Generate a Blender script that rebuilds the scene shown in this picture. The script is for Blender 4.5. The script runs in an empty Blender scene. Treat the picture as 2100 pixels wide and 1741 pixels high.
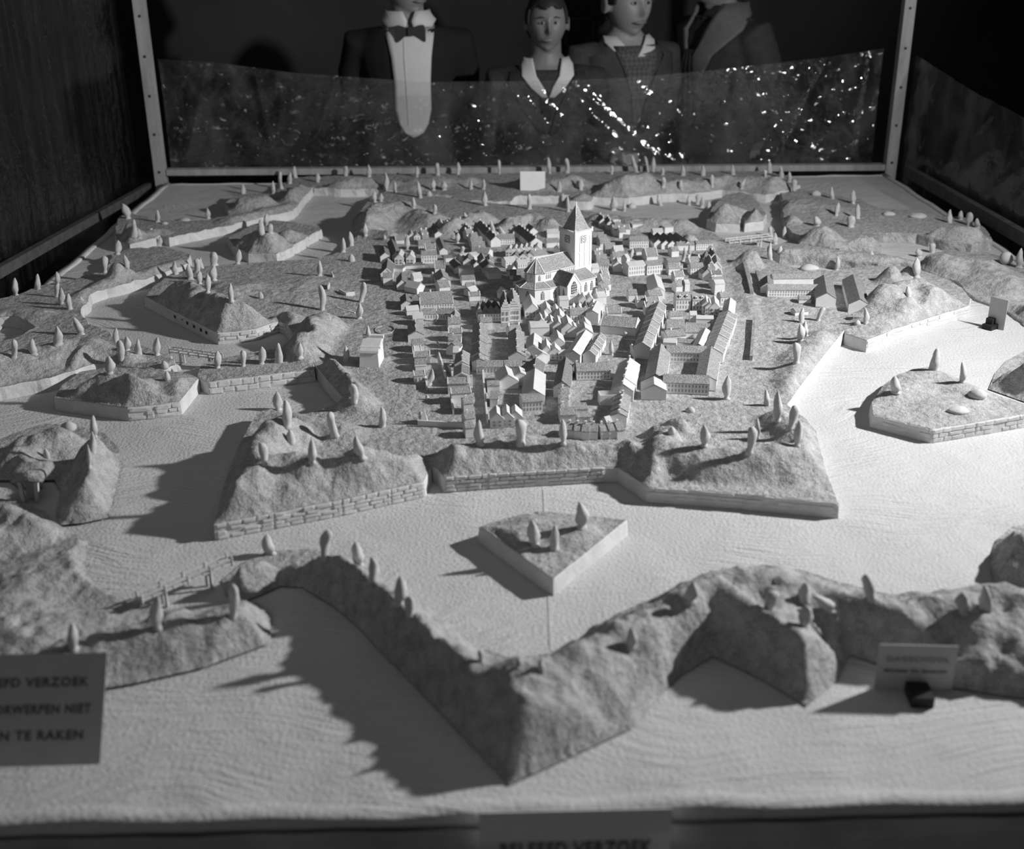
import bpy, bmesh, math, random
import numpy as np
from mathutils import Vector, Matrix
from mathutils.geometry import delaunay_2d_cdt
from mathutils.bvhtree import BVHTree
random.seed(7); RNG = np.random.default_rng(7)
scene = bpy.context.scene
COL = scene.collection

# ------------------------------------------------------------ camera, world, lamp, exposure
# the table top (the model's water) is z = 0 while building; everything is lifted by LIFT at the end
LIFT = 0.80
W_, H_, F_ = 2100, 1741, 2415.0
CX, CY = W_/2, H_/2
_p, _r, _y = math.radians(23.25), math.radians(-0.5), math.radians(1.25)
FW = np.array([math.sin(_y)*math.cos(_p), math.cos(_y)*math.cos(_p), -math.sin(_p)])
_rt = np.array([math.cos(_y), -math.sin(_y), 0.0]); _up = np.cross(_rt, FW)
RT = _rt*math.cos(_r)+_up*math.sin(_r); UP = -_rt*math.sin(_r)+_up*math.cos(_r)
CAM = np.array([0.0, 0.0, 0.85])
cam = bpy.data.cameras.new('camera'); camo = bpy.data.objects.new('camera', cam); COL.objects.link(camo)
cam.sensor_width = 36.0; cam.lens = 36.0*F_/W_; cam.clip_start = 0.02; cam.clip_end = 60
m = Matrix.Identity(4)
for i in range(3):
    m[i][0] = RT[i]; m[i][1] = UP[i]; m[i][2] = -FW[i]; m[i][3] = CAM[i]
m[2][3] += LIFT
camo.matrix_world = m
cam.dof.use_dof = True; cam.dof.focus_distance = 2.5; cam.dof.aperture_fstop = 3.7
scene.camera = camo
scene.view_settings.view_transform = 'Standard'; scene.view_settings.look = 'None'
scene.view_settings.gamma = 1.0; scene.view_settings.use_curve_mapping = False
scene.view_settings.exposure = 0.0
wd = bpy.data.worlds.new('world'); scene.world = wd; wd.use_nodes = True
wd.node_tree.nodes['Background'].inputs[0].default_value = (1, 1, 1, 1)
wd.node_tree.nodes['Background'].inputs[1].default_value = 0.035
def area(name, loc, aim, size, power, spread=180):
    l = bpy.data.lights.new(name, 'AREA'); l.shape = 'DISK'; l.size = size; l.energy = power; l.spread = math.radians(spread)
    o = bpy.data.objects.new(name, l); COL.objects.link(o)
    o.location = (loc[0], loc[1], loc[2]+LIFT)
    d = Vector(aim)-Vector(loc); o.rotation_euler = d.to_track_quat('-Z', 'Y').to_euler()
    return o
LAMP = (1.85, 1.87, 1.05)
area('flood_lamp', LAMP, (0.85, 2.09, 1.35), 0.10, 100.0)
area('room_lamp', (-0.8, -2.6, 1.55), (0.0, 2.0, 0.0), 1.0, 7.0)
area('overhead_fill', (0.1, 2.0, 1.75), (0.1, 2.01, 0.0), 2.6, 2.6)  # added overhead fill without a fixture, lifts the deep shadows

# ------------------------------------------------------------ pixel -> world helpers (world positions of what the photograph shows)
def ray(px, py): return FW+RT*((px-CX)/F_)-UP*((py-CY)/F_)
def G(px, py, z=0.0):
    d = ray(px, py); return CAM+d*((z-CAM[2])/d[2])
def atY(px, py, Y):
    d = ray(px, py); return CAM+d*((Y-CAM[1])/d[1])
def atX(px, py, X):
    d = ray(px, py); return CAM+d*((X-CAM[0])/d[0])
def over(b, px, py):                       # point above b (in the upright plane through b facing the camera) seen at px,py
    d = ray(px, py); n = np.array([FW[0], FW[1], 0.0]); return CAM+d*(((np.asarray(b)-CAM)@n)/(d@n))

# ------------------------------------------------------------ materials
def nd(nt, t, **kw):
    n = nt.nodes.new(t)
    for k, v in kw.items():
        if k in n.inputs: n.inputs[k].default_value = v
        else: setattr(n, k, v)
    return n
def mat(name, base, rough=0.85, var=0.0, scale=60.0, bump=0.0, bscale=None, bdist=0.002, spec=0.25, fine=0.0, fscale=500, stretch=None, bump2=None):
    """plain grey material: low noise 'var' at 'scale', grain 'fine' at 'fscale', bump"""
    M = bpy.data.materials.new(name); M.use_nodes = True; nt = M.node_tree
    b = nt.nodes['Principled BSDF']; L = nt.links.new
    b.inputs['Roughness'].default_value = rough; b.inputs['Specular IOR Level'].default_value = spec
    b.inputs['Base Color'].default_value = (base, base, base, 1)
    geo = nd(nt, 'ShaderNodeNewGeometry'); co = geo.outputs['Position']
    if stretch:
        mp = nd(nt, 'ShaderNodeMapping'); mp.inputs['Scale'].default_value = stretch; L(co, mp.inputs[0]); co = mp.outputs[0]
    val = None
    if var or fine:
        n1 = nd(nt, 'ShaderNodeTexNoise', Scale=scale, Detail=3.0); L(co, n1.inputs['Vector'])
        n2 = nd(nt, 'ShaderNodeTexNoise', Scale=fscale, Detail=2.0); L(co, n2.inputs['Vector'])
        m1 = nd(nt, 'ShaderNodeMapRange'); m1.inputs[1].default_value = .3; m1.inputs[2].default_value = .7
        m1.inputs[3].default_value = 1-var; m1.inputs[4].default_value = 1+var; L(n1.outputs[0], m1.inputs[0])
        m2 = nd(nt, 'ShaderNodeMapRange'); m2.inputs[1].default_value = .3; m2.inputs[2].default_value = .7
        m2.inputs[3].default_value = 1-fine; m2.inputs[4].default_value = 1+fine; L(n2.outputs[0], m2.inputs[0])
        mu = nd(nt, 'ShaderNodeMath', operation='MULTIPLY'); L(m1.outputs[0], mu.inputs[0]); L(m2.outputs[0], mu.inputs[1])
        m3 = nd(nt, 'ShaderNodeMath', operation='MULTIPLY'); L(mu.outputs[0], m3.inputs[0]); m3.inputs[1].default_value = base
        cb = nd(nt, 'ShaderNodeCombineColor')
        for i in range(3): L(m3.outputs[0], cb.inputs[i])
        L(cb.outputs[0], b.inputs['Base Color'])
    if bump:
        n3 = nd(nt, 'ShaderNodeTexNoise', Scale=bscale or fscale, Detail=4.0); L(co, n3.inputs['Vector'])
        bp = nd(nt, 'ShaderNodeBump', Strength=bump, Distance=bdist); L(n3.outputs[0], bp.inputs['Height']); L(bp.outputs[0], b.inputs['Normal'])
        if bump2:
            n4 = nd(nt, 'ShaderNodeTexNoise', Scale=bump2[0], Detail=4.0); L(co, n4.inputs['Vector'])
            b2 = nd(nt, 'ShaderNodeBump', Strength=1.0, Distance=bump2[1]); L(n4.outputs[0], b2.inputs['Height']); L(b2.outputs[0], bp.inputs['Normal'])
    return M
M_SAND = mat('sand', .37, .95, .20, 55, .7, 480, .0020, .1, .36, 520, bump2=(80, .0055))
M_WALL = mat('plaster_wall', .56, .9, .10, 30, .5, 160, .0015, .15, .10, 420)
M_STONE = mat('plaster_stone', .56, .9, .10, 40, .4, 260, .001, .15, .08, 500)
M_TREE = mat('modelling_clay', .50, .8, .10, 45, .3, 120, .002, .2, .06, 300)
M_CARD = mat('white_card', .70, .8, .05, 60, .15, 200, .0006, .2, .03, 500)
M_CARDW = mat('bright_card', .80, .8, .03, 60, .1, 200, .0005, .2, .02, 500)
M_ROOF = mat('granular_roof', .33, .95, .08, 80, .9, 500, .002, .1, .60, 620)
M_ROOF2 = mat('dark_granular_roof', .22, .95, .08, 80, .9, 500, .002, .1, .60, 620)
M_ROOFS = mat('smooth_card_roof', .58, .85, .06, 60, .3, 300, .0008, .2, .06, 700)
M_INK = mat('ink', .035, .8); M_GREYINK = mat('grey_ink', .30, .8)
M_WOOD = mat('pale_wood', .30, .7, .2, 30, .2, 90, .001, .3, .1, 300, stretch=(1, 1, .15))
M_DWOOD = mat('dimmed_wood', .07, .7, .25, 30, .2, 90, .001, .3, .1, 300)  # side rails' dimness behind the film is put into this colour
M_BLACK = mat('black_block', .02, .5)
M_SUIT = mat('dark_cloth', .035, .9, .2, 40, .3, 400, .001, .15)
M_COAT = mat('grey_wool_cloth', .055, .95, .15, 30, .5, 500, .001, .1, .25, 700)
M_SHIRT = mat('white_shirt', .52, .8, .03, 20)
M_SKIN = mat('skin', .24, .55, .05, 30, spec=.35)
M_SKIND = mat('dark_skin', .16, .5, .05, 30, spec=.35)
M_HAIR = mat('dark_hair', .018, .6, .2, 200, .5, 300, .002)
M_LIP = mat('lips', .14, .5); M_EYEW = mat('eye_white', .30, .3); M_EYE = mat('eye_iris', .02, .2)
M_ROOM = mat('dim_wall_paint', .055, .95, .3, 1.2, .1, 20, .004)
M_FLOOR = mat('dark_floor', .06, .6, .2, 4)
M_CURT = mat('dark_table_cloth', .34, .8, .25, 10, .3, 60, .003)

def water_material():
    M = bpy.data.materials.new('brushed_plaster_water'); M.use_nodes = True; nt = M.node_tree; L = nt.links.new
    b = nt.nodes['Principled BSDF']; b.inputs['Roughness'].default_value = .8; b.inputs['Specular IOR Level'].default_value = .2
    geo = nd(nt, 'ShaderNodeNewGeometry')
    n0 = nd(nt, 'ShaderNodeTexNoise', Scale=2.2, Detail=1.0); L(geo.outputs['Position'], n0.inputs['Vector'])
    # brush strokes: sweep direction turns slowly over the board
    mx = nd(nt, 'ShaderNodeMix', data_type='VECTOR'); mx.inputs['Factor'].default_value = .35
    L(geo.outputs['Position'], mx.inputs[4]); L(n0.outputs['Color'], mx.inputs[5])
    mp = nd(nt, 'ShaderNodeMapping'); mp.inputs['Rotation'].default_value = (0, 0, .5); mp.inputs['Scale'].default_value = (22, 190, 1); L(mx.outputs[1], mp.inputs[0])
    n1 = nd(nt, 'ShaderNodeTexNoise', Scale=1.0, Detail=3.0, Distortion=.4); L(mp.outputs[0], n1.inputs['Vector'])
    n2 = nd(nt, 'ShaderNodeTexNoise', Scale=190, Detail=3.0); L(geo.outputs['Position'], n2.inputs['Vector'])
    n3 = nd(nt, 'ShaderNodeTexNoise', Scale=6.0, Detail=2.0); L(geo.outputs['Position'], n3.inputs['Vector'])
    cr = nd(nt, 'ShaderNodeMapRange'); cr.inputs[1].default_value = .35; cr.inputs[2].default_value = .6; L(n3.outputs[0], cr.inputs[0])
    st = nd(nt, 'ShaderNodeMath', operation='MULTIPLY'); L(n1.outputs[0], st.inputs[0]); L(cr.outputs[0], st.inputs[1])
    ad = nd(nt, 'ShaderNodeMath', operation='MULTIPLY_ADD'); L(n2.outputs[0], ad.inputs[0]); ad.inputs[1].default_value = .35; L(st.outputs[0], ad.inputs[2])
    bp = nd(nt, 'ShaderNodeBump', Strength=.9, Distance=.0060); L(ad.outputs[0], bp.inputs['Height']); L(bp.outputs[0], b.inputs['Normal'])
    mr = nd(nt, 'ShaderNodeMapRange'); mr.inputs[3].default_value = .50; mr.inputs[4].default_value = .58; L(n3.outputs[0], mr.inputs[0])
    cb = nd(nt, 'ShaderNodeCombineColor')
    for i in range(3): L(mr.outputs[0], cb.inputs[i])
    L(cb.outputs[0], b.inputs['Base Color'])
    return M
M_WATER = water_material()
def film_material(name, bump_scale, haze, bump=.4, streak=None, refl=.09):
    M = bpy.data.materials.new(name); M.use_nodes = True; nt = M.node_tree; L = nt.links.new
    nt.nodes.remove(nt.nodes['Principled BSDF']); out = nt.nodes['Material Output']
    tr = nd(nt, 'ShaderNodeBsdfTransparent'); gl = nd(nt, 'ShaderNodeBsdfGlossy', Roughness=.09); df = nd(nt, 'ShaderNodeBsdfDiffuse')
    gl.inputs['Color'].default_value = (1, 1, 1, 1); df.inputs['Color'].default_value = (.5, .5, .5, 1); tr.inputs['Color'].default_value = (.93, .93, .93, 1)
    geo = nd(nt, 'ShaderNodeNewGeometry')
    n1 = nd(nt, 'ShaderNodeTexNoise', Scale=bump_scale, Detail=3.0, Distortion=.6); L(geo.outputs['Position'], n1.inputs['Vector'])
    bp = nd(nt, 'ShaderNodeBump', Strength=bump, Distance=.012); L(n1.outputs[0], bp.inputs['Height']); L(bp.outputs[0], gl.inputs['Normal'])
    a = nd(nt, 'ShaderNodeMixShader', Fac=refl); L(tr.outputs[0], a.inputs[1]); L(gl.outputs[0], a.inputs[2])
    c = nd(nt, 'ShaderNodeMixShader', Fac=haze); L(a.outputs[0], c.inputs[1]); L(df.outputs[0], c.inputs[2])
    if 1:                                   # patches or streaks where the film's haze is denser
        mp = nd(nt, 'ShaderNodeMapping'); mp.inputs['Scale'].default_value = streak or (9, 9, 7); L(geo.outputs['Position'], mp.inputs[0])
        n2 = nd(nt, 'ShaderNodeTexNoise', Scale=1.0, Detail=4.0, Distortion=.5); L(mp.outputs[0], n2.inputs['Vector'])
        mr = nd(nt, 'ShaderNodeMapRange'); mr.inputs[1].default_value = .42; mr.inputs[2].default_value = .72; mr.inputs[3].default_value = haze*.35; mr.inputs[4].default_value = haze*2.4
        L(n2.outputs[0], mr.inputs[0]); L(mr.outputs[0], c.inputs[0])
    L(c.outputs[0], out.inputs['Surface'])
    return M
M_FILM = film_material('clear_plastic_film', 30, .038, .50)
M_FILMS = film_material('streaked_plastic_film', 22, .009, .9, (1, 26, 1.6))

# ------------------------------------------------------------ mesh builder
class MB:
    def __init__(s): s.v = []; s.f = []
    def add(s, vs, fs):
        o = len(s.v); s.v += [tuple(map(float, q)) for q in vs]; s.f += [tuple(i+o for i in f) for f in fs]; return s
    def box(s, x0, x1, y0, y1, z0, z1):
        return s.add([(x0,y0,z0),(x1,y0,z0),(x1,y1,z0),(x0,y1,z0),(x0,y0,z1),(x1,y0,z1),(x1,y1,z1),(x0,y1,z1)],
                     [(3,2,1,0),(4,5,6,7),(0,1,5,4),(1,2,6,5),(2,3,7,6),(3,0,4,7)])
    def bar(s, a, b, w, h):                 # square bar from a to b, centred
        a = Vector(a); b = Vector(b); d = (b-a).normalized(); up = Vector((0,0,1)) if abs(d.z) < .9 else Vector((0,1,0))
        x = d.cross(up).normalized()*w/2; y = x.cross(d).normalized()*h/2
        vs = [a-x-y, a+x-y, a+x+y, a-x+y, b-x-y, b+x-y, b+x+y, b-x+y]
        return s.add(vs, [(3,2,1,0),(4,5,6,7),(0,1,5,4),(1,2,6,5),(2,3,7,6),(3,0,4,7)])
    def prism(s, poly, z0, z1):             # poly: list of (x,y) anticlockwise
        n = len(poly); vs = [(x,y,z0) for x,y in poly]+[(x,y,z1) for x,y in poly]
        return s.add(vs, [tuple(range(n-1,-1,-1)), tuple(range(n,2*n))]+[(i,(i+1)%n,n+(i+1)%n,n+i) for i in range(n)])
    def rings(s, rings, cap=True):          # list of equally long closed rings
        n = len(rings[0]); o = len(s.v)
        for r in rings: s.v += [tuple(map(float, q)) for q in r]
        for k in range(len(rings)-1):
            for i in range(n): s.f.append((o+k*n+i, o+k*n+(i+1)%n, o+(k+1)*n+(i+1)%n, o+(k+1)*n+i))
        if cap:
            s.f.append(tuple(o+i for i in range(n-1,-1,-1))); s.f.append(tuple(o+(len(rings)-1)*n+i for i in range(n)))
        return s
    def tube(s, pts, rad, n=8):
        pts = [Vector(p) for p in pts]; rs = []
        for k, p in enumerate(pts):
            d = (pts[min(k+1, len(pts)-1)]-pts[max(k-1, 0)]).normalized()
            u = d.cross(Vector((0,0,1)) if abs(d.z) < .95 else Vector((0,1,0))).normalized(); w = u.cross(d).normalized(); q = rad[k] if hasattr(rad, '__len__') else rad
            rs.append([p+(u*math.cos(2*math.pi*i/n)-w*math.sin(2*math.pi*i/n))*q for i in range(n)])
        return s.rings(rs)
    def mesh(s, name, mat, smooth=False):
        me = bpy.data.meshes.new(name); me.from_pydata(s.v, [], s.f); me.materials.append(mat)
        if smooth: me.polygons.foreach_set('use_smooth', [True]*len(me.polygons))
        me.update(); return me
    def build(s, name, mat, parent=None, smooth=False, loc=None):
        return link(name, s.mesh(name, mat, smooth), parent, loc)
def link(name, me, parent=None, loc=None):
    o = bpy.data.objects.new(name, me); COL.objects.link(o)
    if parent: o.parent = parent
    if loc is not None: o.location = loc
    return o
def tag(o, label, cat, group=None, kind=None):
    o['label'] = label; o['category'] = cat
    if group: o['group'] = group
    if kind: o['kind'] = kind
    return o
def thing(name, label, cat, loc=(0,0,0), rz=0.0, group=None):
    o = bpy.data.objects.new(name, None); COL.objects.link(o); o.location = loc; o.rotation_euler = (0,0,rz); o.empty_display_size = .02
    return tag(o, label, cat, group)
def fit(*parts):
    for n in range(len(parts), 0, -1):
        s = ''.join(q for q in parts[:1])+''.join(parts[len(parts)-n+1:]) if n < len(parts) else ''.join(parts)
        if len(s.replace(',', ' ').split()) <= 16: return s
    return s
def struct(o): o['kind'] = 'structure'; return o
ORD = ['first','second','third','fourth','fifth','sixth','seventh','eighth','ninth','tenth','eleventh','twelfth','thirteenth','fourteenth','fifteenth','sixteenth','seventeenth','eighteenth','nineteenth','twentieth']
def ordinal(i): return ORD[i] if i < 20 else str(i+1)+'th'

# ------------------------------------------------------------ noise
_T = RNG.random((64, 64))
def vnoise(x, y):
    xi = np.floor(x).astype(int); yi = np.floor(y).astype(int); fx = x-xi; fy = y-yi
    fx = fx*fx*(3-2*fx); fy = fy*fy*(3-2*fy)
    a = _T[xi % 64, yi % 64]; b = _T[(xi+1) % 64, yi % 64]; c = _T[xi % 64, (yi+1) % 64]; d = _T[(xi+1) % 64, (yi+1) % 64]
    return (a*(1-fx)+b*fx)*(1-fy)+(c*(1-fx)+d*fx)*fy-.5
def fbm(x, y, f, n=4):
    s = 0; a = 1.0
    for k in range(n): s = s+a*vnoise(x*f+17.3*k, y*f+5.1*k); a *= .5; f *= 2.03
    return s
def segdist(P, A, B):
    d = B-A; t = np.clip(((P-A)@d)/max(d@d, 1e-12), 0, 1); return np.linalg.norm(P-(A+t[:, None]*d), axis=1), t
def polydist(P, poly):
    D = np.full(len(P), 1e9)
    for i in range(len(poly)): D = np.minimum(D, segdist(P, poly[i], poly[(i+1) % len(poly)])[0])
    return D
def inside(P, poly):
    x, y = P[:, 0], P[:, 1]; r = np.zeros(len(P), bool); n = len(poly)
    for i in range(n):
        (x1, y1), (x2, y2) = poly[i], poly[(i+1) % n]
        c = ((y1 > y) != (y2 > y)) & (x < (x2-x1)*(y-y1)/((y2-y1) if abs(y2-y1) > 1e-12 else 1e-12)+x1); r ^= c
    return r
# ------------------------------------------------------------ the room around the table
struct(MB().box(-5, 5, -3, 7, -.84, -.80).build('floor', M_FLOOR))
wb = struct(MB().box(-5, 5, 6.6, 6.7, -.80, 2.6).build('wall_back', M_ROOM))
struct(MB().box(-5.1, -5, -3, 6.7, -.80, 2.6).build('wall_left', M_ROOM))
struct(MB().box(5, 5.1, -3, 6.7, -.80, 2.6).build('wall_right', M_ROOM))
struct(MB().box(-5.1, 5.1, -3, 6.7, 2.6, 2.7).build('ceiling', M_ROOM))
a = atY(1158, 100, 6.58); b = atY(1220, 36, 6.58)
pic = thing('wall_picture', 'dim framed picture with pale scrollwork on the back wall between the two boys', 'picture', ((a[0]+b[0])/2, 6.6, (a[2]+b[2])/2))
pw, ph = (b[0]-a[0])/2, (b[2]-a[2])/2
MB().box(-pw, pw, -.02, -.001, -ph, ph).build('picture_panel', mat('picture_ground', .045, .8, .5, 18), pic)
mb = MB()
for q in ((-pw, -pw+.012, -ph, ph), (pw-.012, pw, -ph, ph), (-pw, pw, -ph, -ph+.012), (-pw, pw, ph-.012, ph)): mb.box(q[0], q[1], -.028, -.02, q[2], q[3])
mb.build('picture_frame', mat('dull_frame', .09, .6), pic)

# ------------------------------------------------------------ table, board, frame
TX0, TX1, TY0, TY1 = -1.128, 1.434, .965, 4.172
tb = thing('display_table', 'long display table under the model, dark cloth hanging below its pale front edge', 'table', (.15, 2.57, -.80))
mb = MB().box(TX0-.15, TX1-.15, TY0-2.57, TY1-2.57, .74, .772); mb.build('table_top', M_DWOOD, tb)
for sx in (TX0-.15+.05, TX1-.15-.05):
    for sy in (TY0-2.57+.06, TY1-2.57-.06): MB().box(sx-.03, sx+.03, sy-.03, sy+.03, 0.0005, .74).build('leg', M_DWOOD, tb)
mb = MB(); n = 90; vs = []
for i in range(n+1):
    x = TX0+(TX1-TX0)*i/n-.15
    for z, k in ((.05, 1), (.45, .7), (.785, .1)): vs.append((x, TY0-.012-2.57+.012*k*math.sin(i*1.7)+.008*k*math.sin(i*.61), z))
mb.add(vs, [(i*3+j, (i+1)*3+j, (i+1)*3+j+1, i*3+j+1) for i in range(n) for j in range(2)]); sk = mb.build('table_cloth', M_CURT, tb, True)
sm = sk.modifiers.new('thick', 'SOLIDIFY'); sm.thickness = .003
bd = thing('model_board', 'whitened plaster board brushed to look like moat water, carrying the whole model town', 'model', ((TX0+TX1)/2, (TY0+TY1)/2, -.028))
ox, oy = -(TX0+TX1)/2, -(TY0+TY1)/2
MB().box(TX0+ox, TX1+ox, TY0+oy, TY1+oy, .0005, .028).build('water_surface', M_WATER, bd)
def strip(p, q, w, h):
    mb = MB(); n = 40; rs = []
    for i in range(n+1):
        t = i/n; x = p[0]+(q[0]-p[0])*t; y = p[1]+(q[1]-p[1])*t; k = .003*math.sin(i*1.9)+.002*math.sin(i*.7)
        if abs(q[0]-p[0]) < abs(q[1]-p[1]): rs.append([(x-w+k, y, .027), (x+w+k, y, .027), (x+w*.8+k, y, .028+h+k*.5), (x-w*.8+k, y, .028+h)])
        else: rs.append([(x, y-w+k, .027), (x, y-w*.8+k, .028+h), (x, y+w*.8+k, .028+h+k*.5), (x, y+w+k, .027)])
    mb.rings(rs); return mb
for nm, p, q, w, h in (('edge_strip', (TX0+.012, TY0), (TX0+.012, TY1), .011, .004), ('edge_strip', (TX1-.012, TY0), (TX1-.012, TY1), .011, .004),
                       ('edge_strip', (TX0, TY1-.01), (TX1, TY1-.01), .007, .002), ('edge_strip', (TX0, TY0+.004), (TX1, TY0+.004), .013, .003)):
    strip((p[0]+ox, p[1]+oy), (q[0]+ox, q[1]+oy), w, h).build(nm, M_WATER if h == .003 else M_WALL, bd, True)
_j0, _j1 = G(1116, 1004), G(1131, 1335)
MB().bar((_j0[0]+ox, _j0[1]+oy, .0282), (_j1[0]+ox, _j1[1]+oy, .0282), .0042, .0010).build('joint_seam', M_WALL, bd)
def post(px, name, label):
    bx = atY(px, 372, 4.20)[0]
    t = thing(name, label, 'post', (bx, 4.205, -.80))
    MB().box(-.019, .019, -.018, .018, 0.0005, 1.95).build('timber', M_WOOD, t)
    for k in range(6): MB().rings([[(.005*math.cos(a)*s, y, .84+.13*k+.005*math.sin(a)*s) for a in np.linspace(0, 2*math.pi, 9)[:-1]] for s, y in ((1, -.0178), (1, -.0195), (.4, -.0205))]).build('nail', M_INK, t)
post(331, 'wooden_post', 'pale upright wooden post at the back left corner of the table')
post(1822, 'wooden_post', 'pale upright wooden post at the back right corner of the table')
XL, XR = -1.19, 1.462
za, zb = atY(1050, 357, 4.2)[2], atY(1050, 344.5, 4.2)[2]
def rail(a, b, w, h, label):
    a = Vector(a); b = Vector(b); c = (a+b)/2
    t = thing('wooden_rail', label, 'rail', c)
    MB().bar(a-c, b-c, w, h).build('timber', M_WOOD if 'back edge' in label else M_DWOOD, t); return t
l_ = atY(342, 353.5, 4.2); r_ = atY(1821, 343, 4.2)
rail((l_[0], 4.212, l_[2]), (r_[0], 4.212, r_[2]), .036, .021, 'long pale wooden rail along the back edge of the table')
l0 = atX(0, 556, XL); l1 = atX(325, 372, XL)
l00 = l0+(l0-l1)*.8
rail(l00, l1, .020, .026, 'dim wooden rail running along the left side behind streaked film')
r0 = atX(2100, 488, XR); r1 = atX(1860, 350, XR); r00 = r0+(r0-r1)*.8
rail(r00, r1, .022, .036, 'dim wooden rail running along the right side below the hanging film')

def film(name, label, nu, nv, fn, mtl):
    P = np.array([[fn(i/nu, j/nv) for j in range(nv+1)] for i in range(nu+1)]).reshape(-1, 3); c = P.mean(0)
    mb = MB(); mb.add(P-c, [(i*(nv+1)+j, (i+1)*(nv+1)+j, (i+1)*(nv+1)+j+1, i*(nv+1)+j+1) for i in range(nu) for j in range(nv)])
    o = mb.build(name, mtl, None, True, c); return tag(o, label, 'plastic film')
sag = [(322, 122), (430, 128), (600, 150), (860, 169), (1100, 167), (1300, 160), (1500, 141), (1700, 118), (1816, 100)]
sx = [atY(x, y, 4.225)[0] for x, y in sag]; sz = [atY(x, y, 4.225)[2] for x, y in sag]
creases = [((1035, 180), (1060, 205), .004), ((1080, 205), (1135, 275), .005), ((1105, 183), (1142, 262), .006), ((1128, 215), (1170, 262), .004), ((1150, 185), (1178, 232), .004),
           ((1172, 190), (1262, 285), .005), ((1180, 176), (1225, 215), .005), ((1215, 205), (1340, 318), .006), ((860, 230), (930, 335), .004), ((690, 165), (640, 300), .005),
           ((1300, 165), (1330, 200), .005), ((420, 140), (380, 330), .006), ((520, 150), (560, 330), .006), ((1690, 140), (1600, 320), .007), ((1790, 120), (1760, 300), .006), ((1500, 150), (1460, 320), .006), ((960, 180), (990, 330), .005)]
CR = [(atY(*p, 4.225)[[0, 2]], atY(*q, 4.225)[[0, 2]], a) for p, q, a in creases]
def fback(u, v):
    x = sx[0]+(sx[-1]-sx[0])*u; zt = np.interp(x, sx, sz); z0 = .012
    z = z0+(zt-z0)*v; P = np.array([[x, z]]); d = 0
    for A, B, am in CR:
        s, t = segdist(P, A, B); d -= am*math.exp(-(s[0]/.011)**2)
    d += .010*fbm(np.array([x]), np.array([z*.6]), 6, 2)[0]+.004*fbm(np.array([x+3]), np.array([z]), 26, 3)[0]
    cx = (x-.52)/.16; cz = (z-.085)/.06; d += .006*math.exp(-cx*cx-cz*cz)*fbm(np.array([x]), np.array([z]), 70, 2)[0]
    return (x, 4.238+d+.02*v*(1-v), z)
film('plastic_film', 'clear crumpled plastic film sagging along the back rail, sparkling in front of visitors', 300, 70, fback, M_FILM)
def fleft(u, v):
    y = .75+(4.19-.75)*u; z = -.10+1.25*v
    d = .006*fbm(np.array([y*2.2]), np.array([z*.25]), 14, 3)[0]+.012*math.sin(y*9)*.5
    return (XL-.028+d, y, z)
film('plastic_film', 'dark streaked plastic film hanging from above along the left side of the table', 260, 40, fleft, M_FILMS)
ra = atX(1872, 112, XR+.02); rb = atX(2100, 245, XR+.02)
def fright(u, v):
    y = 4.19-3.3*u; t = (ra[1]-y)/(ra[1]-rb[1]); zt = ra[2]+(rb[2]-ra[2])*t+.03*math.sin(min(t, 1)*3.1)*-.2
    zt = max(zt, .12); z = -.06+(zt+.06)*v
    d = .008*fbm(np.array([y]), np.array([z*.7]), 7, 3)[0]+.006*fbm(np.array([y+z*1.4]), np.array([z*.2]), 16, 2)[0]
    return (XR+.028+d, y, z)
film('plastic_film', 'limp grey plastic film sloping down along the right side of the table', 200, 40, fright, film_material('limp_plastic_film', 16, .09, .3))

# ------------------------------------------------------------ land
WALL = .026
LAND_V, LAND_F = [], []                     # everything solid, for resting things on it
LAND_V += [(TX0, TY0, 0), (TX1, TY0, 0), (TX1, TY1, 0), (TX0, TY1, 0)]; LAND_F += [(0, 1, 2, 3)]
def pxs(pts, z):
    P = np.array([G(x, y, z)[:2] for x, y in pts]); P[:, 0] = np.clip(P[:, 0], -1.165, 1.43); P[:, 1] = np.clip(P[:, 1], .97, 4.162); return P
def hills_px(hs, z0):
    return [(np.array([G(x, y, z0+h)[:2] for x, y in pts]), h, w) for pts, h, w in hs]
def hfield(P, edge, hills, rim, slope, rough):
    x, y = P[:, 0], P[:, 1]; h = np.zeros(len(P))
    for pts, hh, w in hills:
        d = np.full(len(P), 1e9)
        if len(pts) == 1: d = np.linalg.norm(P-pts[0], axis=1)
        for i in range(len(pts)-1): d = np.minimum(d, segdist(P, pts[i], pts[i+1])[0])
        d = d*(1+.5*fbm(x, y, 14, 2)); s = np.clip(1-d/w, 0, 1); k = hh*(s*s*(3-2*s))**.8
        h = np.maximum(h, k)+.25*np.minimum(h, k)*np.exp(-np.abs(h-k)/.02)
    lim = np.maximum(edge-.004, 0)*slope; h2 = np.minimum(h, lim*(1+.5*fbm(x, y, 20, 2))+.0005)
    n = fbm(x, y, 20, 5)+.45*fbm(x, y, 62, 3)
    amp = (.0016+rough*np.clip(h2/.03, 0, 1.2))
    e = np.clip(edge/.012, 0, 1)
    return rim+h2+n*amp*(.3+.7*e)
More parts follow.
